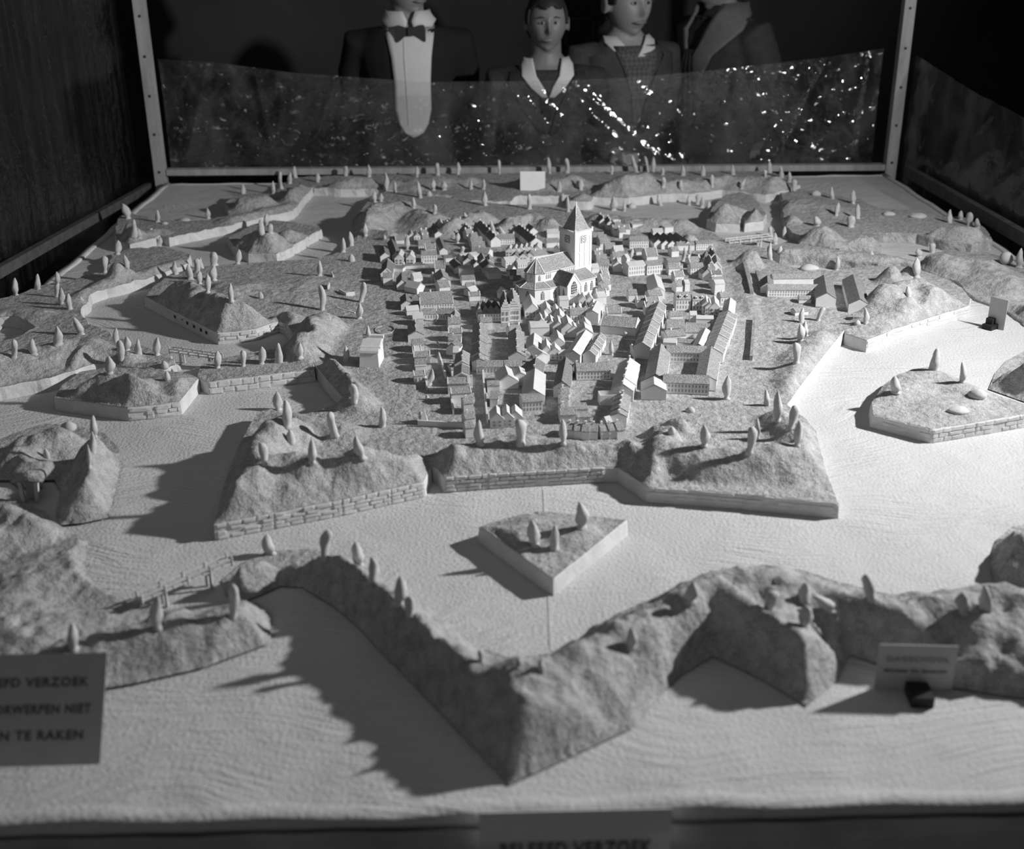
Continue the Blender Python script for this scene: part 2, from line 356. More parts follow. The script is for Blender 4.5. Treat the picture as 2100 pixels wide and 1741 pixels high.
def land(name, label, rim_px, z0, rim, hills, res, slope=1.4, rough=.012, batter=.002, split=None, wob=.0, cat='model landform', wall_mat=None, group=None):
    poly = pxs(rim_px, z0); edge_pts = []
    for i in range(len(poly)):
        a, b = poly[i], poly[(i+1) % len(poly)]; n = max(1, int(np.linalg.norm(b-a)/res))
        for k in range(n): edge_pts.append(a+(b-a)*k/n)
    E = np.array(edge_pts)
    if wob:
        E = E+wob*np.column_stack([fbm(E[:, 0], E[:, 1], 30, 3), fbm(E[:, 0]+9, E[:, 1], 30, 3)]); E[:, 0] = np.clip(E[:, 0], -1.165, 1.43); E[:, 1] = np.clip(E[:, 1], .97, 4.162); poly = E
    lo, hi = poly.min(0), poly.max(0)
    gx, gy = np.meshgrid(np.arange(lo[0], hi[0], res), np.arange(lo[1], hi[1], res*.866)); gx[1::2] += res/2
    Q = np.stack([gx.ravel(), gy.ravel()], 1); Q += RNG.normal(0, res*.12, Q.shape); Q = Q[inside(Q, poly)]
    if len(Q): Q = Q[polydist(Q, poly) > res*.55]
    n = len(E); P = np.vstack([E, Q])
    r = delaunay_2d_cdt([Vector(p) for p in P], [(i, (i+1) % n) for i in range(n)], [], 1, 1e-7)
    P = np.array([tuple(v) for v in r[0]]); T = np.array([f for f in r[2] if len(f) == 3]); 
    cen = P[T].mean(1); T = T[inside(cen, poly)]
    ar = np.cross(P[T[:, 1]]-P[T[:, 0]], P[T[:, 2]]-P[T[:, 0]]); T[ar < 0] = T[ar < 0][:, ::-1]; cen = P[T].mean(1)
    ed = polydist(P, poly); Z = hfield(P, ed, hills, rim, slope, rough)
    Z[ed < 1e-5] += (.0018+wob*.4)*fbm(P[ed < 1e-5][:, 0], P[ed < 1e-5][:, 1], 60, 2)*(1 if rim > .01 else 0)
    V3 = np.column_stack([P, Z])
    own = np.zeros(len(T), int)
    regs = split or []
    for k, (nm, lb, rp) in enumerate(regs): own[inside(cen, pxs(rp, WALL))] = k+1
    objs = []
    rimv = E; ca = float(np.sum(rimv[:, 0]*np.roll(rimv[:, 1], -1)-np.roll(rimv[:, 0], -1)*rimv[:, 1]))
    if ca < 0: rimv = rimv[::-1]
    mid = (rimv+np.roll(rimv, -1, 0))/2; mo = np.zeros(len(mid), int)
    for k, (nm, lb, rp) in enumerate(regs): mo[inside(mid, pxs(rp, WALL))] = k+1
    zr = hfield(rimv, np.zeros(len(rimv)), [], rim, slope, rough)+(.0018+wob*.4)*fbm(rimv[:, 0], rimv[:, 1], 60, 2)*(1 if rim > .01 else 0)
    bul = (.0010+wob*.5)*fbm(rimv[:, 0]+3, rimv[:, 1], 45, 3)
    tan = np.roll(rimv, -1, 0)-np.roll(rimv, 1, 0); nor = np.column_stack([tan[:, 1], -tan[:, 0]])/np.maximum(np.linalg.norm(tan, axis=1), 1e-9)[:, None]
    for k, (nm, lb) in enumerate([(name, label)]+[(a, b) for a, b, c in regs]):
        t = T[own == k]
        if not len(t): objs.append(None); continue
        used = np.unique(t); mp = -np.ones(len(P), int); mp[used] = np.arange(len(used)); c = P[used].mean(0)
        root = thing(nm, lb, cat, (c[0], c[1], 0.0), 0, group)
        me = bpy.data.meshes.new('earthwork'); vv = V3[used]-np.array([c[0], c[1], 0]); me.from_pydata(vv.tolist(), [], mp[t].tolist())
        me.materials.append(M_SAND); me.polygons.foreach_set('use_smooth', [True]*len(me.polygons)); me.update()
        link('earthwork', me, root)
        o = len(LAND_V); LAND_V.extend(V3[used].tolist()); LAND_F.extend((mp[t]+o).tolist())
        ii = np.where(mo == k)[0]
        if rim > .004 and len(ii):
            vs = []; fs = []
            for i in ii:
                j = (i+1) % len(rimv); q = len(vs)
                for w in (i, j):
                    p = rimv[w]-c
                    for f, off in ((1, 0), (.93, .0012), (.5, .0012+batter*.5+float(bul[w])), (0, .0012+batter)):
                        vs.append((p[0]+nor[w][0]*off, p[1]+nor[w][1]*off, zr[w]*f if f else .0003))
                for s in range(3): fs.append((q+s, q+s+1, q+4+s+1, q+4+s))
            MB().add(vs, fs).build('retaining_wall', wall_mat or M_WALL, root, False)
        objs.append(root)
    return objs
STONE_MESHES = []
for k in range(5):
    bm = bmesh.new(); bmesh.ops.create_cube(bm, size=1)
    bmesh.ops.bevel(bm, geom=bm.edges[:], offset=.14, segments=1, affect='EDGES')
    for v in bm.verts: v.co += Vector((random.uniform(-.05, .05), random.uniform(-.08, .08), random.uniform(-.07, .07)))
    me = bpy.data.meshes.new('stone'); bm.to_mesh(me); bm.free(); me.materials.append(M_STONE); STONE_MESHES.append(me)
def stones(root, line_px, courses=4, length=.019, height=.0062, z0=.0008, proud=.0022, skip=.06, zline=WALL, irregular=.18):
    """courses of separate stones along a wall whose rim is seen at line_px (outside of the wall is on the right hand going along)"""
    P = pxs(line_px, zline)
    for c in range(courses):
        for i in range(len(P)-1):
            a, b = P[i], P[i+1]; L = np.linalg.norm(b-a); d = (b-a)/L; n = np.array([d[1], -d[0]]); x = -length*.5*(c % 2)*random.uniform(.7, 1.1)
            while x < L-.004:
                l = length*random.uniform(1-irregular, 1+irregular*1.4); x0, x1 = max(x, 0.0005), min(x+l, L-.0005); x += l
                if x1-x0 < .004 or random.random() < skip: continue
                m_ = a+d*(x0+x1)/2+n*(proud*.35+.0014)
                o = bpy.data.objects.new('stone', random.choice(STONE_MESHES)); COL.objects.link(o); o.parent = root
                o.location = (m_[0]-root.location.x, m_[1]-root.location.y, z0+height*(c+.5))
                o.scale = (x1-x0-.0009, proud*2*random.uniform(.85, 1.2), height*.88*random.uniform(.92, 1.04)); o.rotation_euler = (0, random.uniform(-.02, .02), math.atan2(d[1], d[0]))
# ------------------------------------------------------------ the fortified town: one star-shaped landmass in several works
TOWN = [(440,1075),(560,1052),(700,1025),(800,1003),(868,988),(884,955),(898,962),(912,979),(1000,972),(1100,966),(1240,958),(1268,958),(1289,971),(1329,999),(1433,1006),(1565,1017),(1719,1031),
 (1696,973),(1674,886),(1652,858),(1628,842),(1614,830),(1650,780),(1690,728),(1733,675),(1734,683),(1778,698),(1833,675),(1900,653),(1987,627),(1990,612),(1973,590),(1945,575),(1900,557),(1850,546),(1790,545),(1707,556),(1640,550),(1597,540),(1575,526),
 (1571,510),(1545,503),(1510,500),(1488,492),(1462,478),(1440,468),(1380,458),(1300,446),(1240,438),(1180,430),(1120,424),(1050,420),(960,412),(900,402),(840,394),(790,393),(762,404),(745,425),(724,450),(718,476),
 (728,490),(716,506),(699,515),(680,523),(642,531),(565,535),(500,540),(440,543),(400,550),(350,562),(318,585),(298,608),(370,645),(447,683),(490,679),(526,674),(552,664),(572,658),(588,664),(597,678),(608,700),(617,708),(560,716),(500,725),(440,739),(412,748),(405,772),(428,783),(530,771),(643,757),
 (643,744),(672,780),(703,815),(690,830),(629,848),(590,852),(556,838),(528,846),(512,872),(492,910),(470,960),(452,1020)]
TH = hills_px([
 ([(480,985),(545,945),(600,938),(640,945),(690,930),(735,930),(800,935),(845,945)], .052, .075), ([(525,915),(560,865),(585,850)], .050, .060), ([(640,950),(655,985)], .045, .035),
 ([(845,945),(862,925)], .040, .05),
 ([(890,928),(985,902),(1065,900),(1155,903),(1225,912),(1290,905)], .034, .058),
 ([(1320,925),(1352,905),(1370,880)], .040, .050), ([(1370,905),(1440,914),(1540,922),(1640,915),(1655,900)], .040, .062), ([(1640,915),(1640,880),(1600,845)], .022, .05), ([(1380,855),(1400,860)], .020, .022), ([(1345,875),(1375,880)], .018, .02),
 ([(668,730),(700,760),(725,795)], .036, .045), ([(600,850),(650,860),(700,870)], .020, .05),
 ([(330,592),(378,574),(428,600),(475,622),(500,645)], .055, .075), ([(560,590)], .014, .20), ([(470,590)], .022, .14), ([(618,690),(637,655),(665,640)], .040, .060), ([(590,640)], .018, .05),
 ([(1820,592),(1880,572),(1940,592),(1970,610)], .050, .085), ([(1862,612)], .042, .045), ([(1832,548)], .040, .035), ([(1868,545)], .034, .03), ([(1800,650),(1900,625)], .016, .07),
 ([(1625,780),(1640,720),(1690,680)], .016, .055),
 ([(1540,512)], .040, .045), ([(1230,438),(1300,448),(1400,452)], .026, .06), ([(1415,478)], .032, .040), ([(1450,490)], .016, .04), ([(1128,448),(1095,438),(1045,446)], .042, .065), ([(985,432),(930,452)], .040, .065), ([(745,440),(770,415),(800,412)], .052, .075), ([(830,415),(880,440)], .034, .09),
 ([(770,470),(800,478)], .02, .05), ([(1545,640),(1520,560)], .006, .03),
], WALL)
REG = [
 ('front_left_bastion', 'broad sand bastion at front left, three clay trees along its front crest', [(400,1150),(400,900),(500,820),(560,800),(640,830),(720,850),(800,885),(880,905),(893,940),(893,1100)]),
 ('front_curtain_rampart', 'sand rampart between the two front bastions above a wall of coursed stones', [(893,1100),(893,940),(880,900),(960,890),(1100,890),(1290,888),(1300,930),(1272,960),(1290,1100)]),
 ('front_right_bastion', 'sand bastion at front right whose gullied slopes end in a sharp walled corner', [(1290,1100),(1272,960),(1300,930),(1300,880),(1400,838),(1500,825),(1600,815),(1700,860),(1800,1100)]),
 ('gate_causeway', 'low walled causeway with a row of five clay trees, west of the town', [(395,800),(395,740),(500,715),(617,704),(660,720),(641,748),(643,790)]),
 ('small_flank_bastion', 'small sand mound with a straight dark side wall beside the gatehouse', [(641,748),(660,720),(715,722),(760,760),(770,830),(700,850),(640,800)]),
 ('west_bastion', 'large west bastion with a dark dome and a walled point towards the lower left', [(250,620),(300,560),(420,530),(640,520),(620,600),(690,640),(690,690),(617,707),(560,712),(440,735)]),
 ('east_bastion', 'bright bastion on the right with two barrack blocks and a grassy dome', [(1733,700),(1690,650),(1560,640),(1560,560),(1590,530),(1700,545),(1850,530),(2000,560),(2020,640),(1790,730)]),
 ('north_gate_mound', 'small dark mound beside the white far bridge, right of the town', [(1490,540),(1490,495),(1540,492),(1580,505),(1580,540)]),
 ('north_west_bastion', 'sand bastion at the far left of the town with ploughed slopes', [(690,480),(700,440),(760,380),(900,385),(960,405),(960,440),(870,455),(790,470),(740,490)]),
]
town = land('town_ground', 'flat sand ground of the model town under streets and houses', TOWN, WALL, WALL, TH, .0085, 1.25, .011, split=REG)
TG = {r[0]: town[k+1] for k, r in enumerate(REG)}
stones(TG['front_curtain_rampart'], [(912,979),(1000,972),(1100,966),(1240,958)], 4, .0205, .0066)
stones(TG['front_left_bastion'], [(440,1075),(560,1052),(700,1025),(800,1003),(868,988)], 4, .023, .0064, skip=.12)
stones(TG['front_right_bastion'], [(1329,999),(1433,1006),(1565,1017),(1719,1031)], 4, .034, .0064, proud=.0012, skip=.2, irregular=.4)
stones(TG['west_bastion'], [(447,683),(490,679),(526,674),(552,664),(572,658),(588,664),(597,678),(608,700)], 3, .024, .008, skip=.15)
stones(TG['east_bastion'], [(1778,698),(1833,675),(1900,653),(1987,627)], 3, .03, .008, proud=.0013, skip=.2, irregular=.4)
stones(TG['gate_causeway'], [(428,783),(530,771),(643,757)], 2, .026, .0125, skip=.05)

# ------------------------------------------------------------ outworks standing in the water
isl = land('triangular_island', 'small triangular walled island in the front moat with three clay trees', [(984,1079),(1135,1186),(1285,1066),(1190,1055),(1102,1048),(1040,1061)], WALL, WALL,
    hills_px([([(1060,1090),(1100,1075),(1180,1080)], .012, .06)], WALL), .006, .8, .005)[0]
rav = land('right_ravelin', 'sunlit ravelin island on the right with a cracked stone wall and three trees', [(1788,826),(1791,849),(1912,880),(2000,866),(2100,849),(2190,836),(2190,815),(2100,829),(2024,803),(1979,783),(1910,752),(1870,758),(1841,769),(1812,790)], WALL, WALL,
    hills_px([([(1840,800),(1915,765),(1980,790)], .010, .06), ([(1950,830)], .008, .08)], WALL), .0065, .8, .005)[0]
stones(rav, [(1791,849),(1912,880)], 3, .032, .0082, proud=.0013, skip=.25, irregular=.4)
stones(rav, [(1912,880),(2000,866),(2100,849)], 3, .021, .0082, proud=.0017, skip=.1, irregular=.3)
land('right_edge_mound', 'pale rough sand mound cut by the right edge beyond the ravelin', [(2027,800),(2100,826),(2260,870),(2300,780),(2180,700),(2100,722),(2062,742),(2040,768)], 0, .002,
    hills_px([([(2090,760),(2130,745),(2220,790)], .062, .10)], 0), .008, 1.6, .016)
land('corner_mound', 'sand mound with a dark slot at the lower right edge of the moat', [(2033,1196),(2028,1150),(2042,1110),(2075,1082),(2150,1070),(2260,1120),(2260,1240),(2130,1215)], 0, .002,
    hills_px([([(2075,1085),(2085,1150),(2150,1150)], .066, .075)], 0), .007, 2.2, .012)
gr = land('left_ravelin', 'walled ravelin on the left with a tall dark dome carrying two trees', [(112,815),(190,826),(262,836),(315,831),(368,824),(406,776),(388,766),(345,760),(288,757),(228,752),(165,762),(128,788)], WALL, WALL,
    hills_px([([(170,770),(200,755),(235,757),(255,775)], .062, .085), ([(345,775),(385,785)], .016, .06)], WALL), .0065, 1.3, .008)[0]
stones(gr, [(262,836),(315,831),(368,824)], 3, .028, .008, skip=.25, irregular=.4)
fr = land('far_left_ravelin', 'far left ravelin island with a bright wall and three trees on its mound', [(468,487),(478,505),(510,519),(566,521),(596,507),(627,488),(658,470),(640,462),(600,455),(560,452),(520,460)], WALL, WALL,
    hills_px([([(500,478),(530,470),(560,478)], .045, .07), ([(590,470)], .03, .06)], WALL), .010, 1.2, .008, wob=.004)[0]
stones(fr, [(566,521),(596,507),(627,488),(658,470)], 2, .03, .0125, proud=.0013, skip=.15)
land('left_dike', 'wide sandy dike land on the left edge with a bright inner bank', [(-60,628),(0,613),(105,580),(145,574),(215,556),(226,540),(232,522),(262,510),(330,505),(388,520),(382,541),(330,562),(270,578),(215,591),(186,603),(178,622),(163,642),(185,665),(225,684),(262,700),(305,714),(352,728),(356,748),(330,758),(262,752),(226,745),(196,744),(150,760),(100,776),(0,796),(-60,806),(-60,706),(30,692),(72,672),(60,656),(20,648),(-60,656)], WALL, WALL,
    hills_px([([(-60,742),(0,728),(60,716),(120,700),(160,686),(182,690),(200,712)], .036, .075), ([(238,540),(262,545)], .040, .045), ([(150,610),(215,575),(330,545),(376,530)], .012, .05), ([(290,745),(330,742)], .012, .035), ([(20,632),(80,636)], .010, .05)], WALL), .008, 1.1, .009, wob=.008)
land('far_left_dike', 'dike in the far left of the board with a leaning tree on its dark mound', [(238,492),(236,470),(246,445),(268,437),(330,452),(420,452),(468,441),(464,418),(486,398),(560,396),(576,380),(602,364),(645,352),(658,372),(640,386),(622,405),(602,432),(540,446),(470,462),(400,476),(345,487),(330,482),(300,494),(268,502)], WALL, WALL,
    hills_px([([(262,455),(262,470)], .048, .055), ([(290,478),(320,470)], .012, .05), ([(500,404),(540,402)], .034, .06), ([(600,385),(630,368)], .040, .06), ([(480,445),(600,415)], .014, .06)], WALL), .011, 1.1, .009, wob=.008)
land('back_dike', 'long lumpy sand dike along the far edge of the board behind the town', [(645,385),(655,362),(700,353),(800,357),(900,353),(1000,350),(1130,345),(1250,351),(1330,344),(1440,351),(1560,351),(1618,361),(1640,380),(1604,392),(1570,400),(1480,389),(1430,396),(1350,399),(1290,407),(1216,404),(1214,413),(1172,413),(1170,401),(1060,402),(1044,413),(935,411),(930,402),(860,396),(770,388),(700,388)], WALL, WALL,
    hills_px([([(690,368),(750,365)], .034, .07), ([(860,362),(960,362)], .024, .07), ([(1090,362),(1180,362)], .032, .09), ([(1250,372),(1310,352),(1330,365)], .060, .12), ([(1390,370),(1470,362),(1560,362),(1610,372)], .034, .08), ([(1350,385)], .03, .06), ([(800,372),(840,378)], .02, .06)], WALL), .012, 1.3, .012, wob=.008)
land('pyramid_ravelin', 'far ravelin with a pale pyramid mound behind two white wall stretches', [(1450,452),(1470,458),(1516,460),(1518,446),(1528,445),(1529,458),(1566,454),(1571,440),(1558,416),(1536,399),(1515,394),(1488,399),(1462,425)], WALL, WALL,
    hills_px([([(1520,408)], .070, .12), ([(1470,430),(1500,420)], .035, .06)], WALL), .010, 1.3, .006, wob=.004)
land('far_right_dike', 'broad sandy dike in the far right with scattered leaning trees', [(1602,397),(1640,386),(1690,396),(1760,408),(1800,426),(1868,430),(1935,444),(1985,446),(2034,468),(2034,492),(1990,502),(1935,494),(1880,480),(1806,478),(1806,506),(1740,506),(1722,512),(1640,498),(1640,482),(1616,470),(1607,448)], WALL, WALL,
    hills_px([([(1670,470),(1690,462)], .044, .07), ([(1745,478),(1790,474)], .046, .065), ([(1940,462),(2000,466)], .036, .06), ([(1640,410),(1700,420)], .018, .09), ([(1620,440)], .02, .05)], WALL), .011, 1.2, .009, wob=.008, wall_mat=M_SAND)
land('inner_right_dike', 'narrow curved dike with a bright inner bank between two ponds on the right', [(1574,506),(1610,498),(1640,499),(1722,514),(1780,515),(1840,526),(1885,536),(1890,548),(1850,541),(1800,541),(1740,534),(1660,526),(1600,522)], WALL, WALL,
    hills_px([([(1580,512),(1660,510),(1760,520),(1850,532)], .012, .05)], WALL), .009, 1.0, .006, wob=.008, wall_mat=M_SAND)
land('outer_right_bank', 'rough sand bank on the right edge carrying a pale clay ball', [(1888,534),(1905,516),(1950,506),(2000,505),(2050,520),(2130,560),(2230,620),(2260,760),(2140,690),(2100,655),(2062,628),(2003,606),(1982,588),(1962,570),(1918,556),(1896,548)], WALL*.5, .006,
    hills_px([([(1930,520),(2010,525),(2080,570)], .030, .10), ([(1990,585),(2080,610),(2180,680)], .040, .09), ([(1965,545)], .02, .07)], WALL*.5), .009, 1.3, .012, wob=.008, wall_mat=M_SAND)
land('front_dike', 'zigzag sand dike across the foreground, out of focus, with its trees in shade', [(455,1190),(500,1152),(560,1130),(640,1125),(700,1143),(760,1181),(815,1228),(880,1277),(950,1316),(1050,1350),(1130,1338),(1230,1291),(1330,1236),(1410,1194),(1480,1166),(1560,1160),(1640,1167),(1720,1192),(1800,1214),(1900,1226),(1990,1202),(2060,1196),(2260,1215),
     (2260,1440),(2100,1432),(1960,1412),(1850,1380),(1742,1342),(1715,1396),(1655,1448),(1560,1392),(1462,1345),(1395,1386),(1340,1440),(1300,1492),(1180,1548),(1045,1610),(940,1500),(845,1400),(775,1330),(743,1294),(690,1247),(619,1204),(575,1202),(545,1216),(490,1238),(462,1218)], .002, .002,
    hills_px([([(495,1180),(560,1150),(640,1140),(700,1160),(760,1205),(820,1255),(880,1300),(950,1345),(1050,1372),(1130,1362),(1230,1318),(1330,1262),(1410,1212),(1490,1184),(1580,1182),(1700,1212),(1850,1245),(2000,1220),(2180,1230)], .068, .090),
      ([(1062,1385),(1055,1450),(1050,1530)], .066, .080), ([(1050,1540),(1047,1580)], .050, .05), ([(1200,1370),(1150,1440)], .040, .08), ([(1580,1215),(1640,1300),(1652,1370)], .066, .10), ([(1500,1222),(1560,1290),(1630,1390)], .064, .05), ([(1653,1380),(1654,1415)], .05, .05), ([(1950,1260),(2050,1300),(2180,1320)], .046, .13)], 0),   .0065, 3.2, .012)
land('left_foreground_bank', 'blurred sand bank at the lower left with a ridge and a square end', [(-90,1040),(0,1022),(50,1030),(95,1050),(108,1080),(150,1086),(182,1110),(174,1165),(198,1204),(240,1222),(288,1233),(335,1262),(400,1255),(480,1236),(528,1233),(553,1258),(556,1318),(420,1368),(280,1400),(100,1432),(-90,1450)], .004, .004,
    hills_px([([(20,1045),(60,1060)], .044, .05), ([(0,1075),(-60,1090)], .040, .06), ([(130,1320),(250,1292),(330,1276),(430,1260),(515,1248)], .042, .062), ([(60,1190),(140,1160)], .022, .14), ([(-40,1260),(60,1280)], .03, .12)], 0), .0065, 1.7, .012)
p9 = land('left_gate_outwork', 'sand outwork at the left edge with a long mound beside a small gate', [(-90,930),(0,902),(40,884),(90,868),(150,872),(188,880),(216,890),(243,918),(247,960),(236,1010),(222,1062),(170,1073),(122,1077),(116,1050),(124,1005),(112,985),(90,985),(88,1000),(40,1000),(20,985),(-90,990)], .004, .004,
    hills_px([([(200,905),(205,950),(192,1000),(172,1045)], .058, .060), ([(120,890),(60,900)], .034, .06), ([(30,930),(60,960)], .034, .06)], 0), .006, 1.8, .010)[0]
LAND_BVH = None

# gun ports in the dark flank of the west bastion
_o = TG['west_bastion']; _a, _b = pxs([(298, 608)], WALL)[0], pxs([(447, 683)], WALL)[0]; _d = (_b-_a)/np.linalg.norm(_b-_a); _n = np.array([_d[1], -_d[0]])
for f in (.44, .54, .61, .70, .79, .86):
    c = _a+(_b-_a)*f+_n*.0022; e = MB().box(-.0045, .0045, -.0012, .0012, -.003, .004).build('gun_port', M_INK, _o); e.location = (c[0]-_o.location.x, c[1]-_o.location.y, .014); e.rotation_euler = (0, 0, math.atan2(_d[1], _d[0]))
# ------------------------------------------------------------ clay trees, each modelled by hand from a lump
LAND_BVH = BVHTree.FromPolygons([Vector(v) for v in LAND_V], LAND_F)
def hit(px, py):
    d = Vector(ray(px, py)).normalized(); r = LAND_BVH.ray_cast(Vector(CAM), d)
    if r[0]: return np.array(r[0])
    p = G(px, py, .03); p[0] = min(max(p[0], -1.15), 1.42); p[1] = min(p[1], 4.15); p[2] = drop(p[0], p[1]); return p
def drop(x, y):
    r = LAND_BVH.ray_cast(Vector((x, y, .5)), Vector((0, 0, -1))); return r[0].z if r[0] else 0.0
K = {'2': (0, 330, 2.8), '3': (1400, 330, 3), '5': (0, 780, 2.1), '6': (900, 830, 2.4706), '8': (1050, 1100, 2), 'b': (400, 650, 3.628), '4': (700, 320, 3.5), '7': (1200, 320, 3.5),
     'c': (440, 440, 5.833), 'K': (1500, 480, 5.803), 'R': (1600, 640, 2.902), 'L': (0, 850, 3.481), 'B': (1280, 820, 4.565), 'u': (860, 850, 4.565), 'w': (720, 590, 5.618), 'h': (780, 440, 6.176), 'i': (1280, 440, 8.077), 'j': (1220, 590, 6.176), 'q': (960, 560, 7.0)}
def clay_tree(b, t, w, label, group, shape=0):
    """b: foot, t: tip (world), w: width; a lumpy spindle with a small spread foot"""
    b = Vector(b); t = Vector(t); ax = t-b; h = ax.length; rs = random.Random(int(b.x*1e5)+int(b.y*1e5)*7)
    prof = [(-.10, .30), (.0, .44), (.05, .40), (.10, .28), (.20, .40), (.34, .50), (.50, .48), (.66, .40), (.80, .30), (.91, .17), (.98, .07), (1.0, .012)]
    if shape == 1: prof = [(-.10, .42), (0, .50), (.06, .46), (.14, .44), (.3, .50), (.45, .46), (.6, .38), (.74, .30), (.86, .22), (.94, .14), (.985, .07), (1.0, .012)]
    if shape == 2: prof = [(-.10, .40), (0, .46), (.06, .40), (.16, .36), (.3, .40), (.48, .44), (.64, .46), (.78, .46), (.89, .38), (.955, .25), (.99, .10), (1.0, .012)]
    n = 12; rings = []; bend = rs.uniform(-.07, .07); ph = rs.uniform(0, 6.28); b2 = rs.uniform(-.05, .05)
    for u, r in prof:
        c = ax*u+Vector((bend*h*math.sin(u*3.1), b2*h*math.sin(u*3.1), 0))
        rr = []
        for i in range(n):
            a = 2*math.pi*i/n; q = 1.14*w*r*(1+.13*math.sin(2*a+ph+u*4)+.10*math.sin(3*a+ph*2-u*9)+rs.uniform(-.07, .07))
            rr.append((c.x+q*math.cos(a), c.y+q*math.sin(a)*.9, c.z+(rs.uniform(-.01, .01)*h if 0 < u < .95 else 0)))
        rings.append(rr)
    o = MB().rings(rings).build('clay_tree', M_TREE, None, True, b)
    return tag(o, label, 'model tree', group)
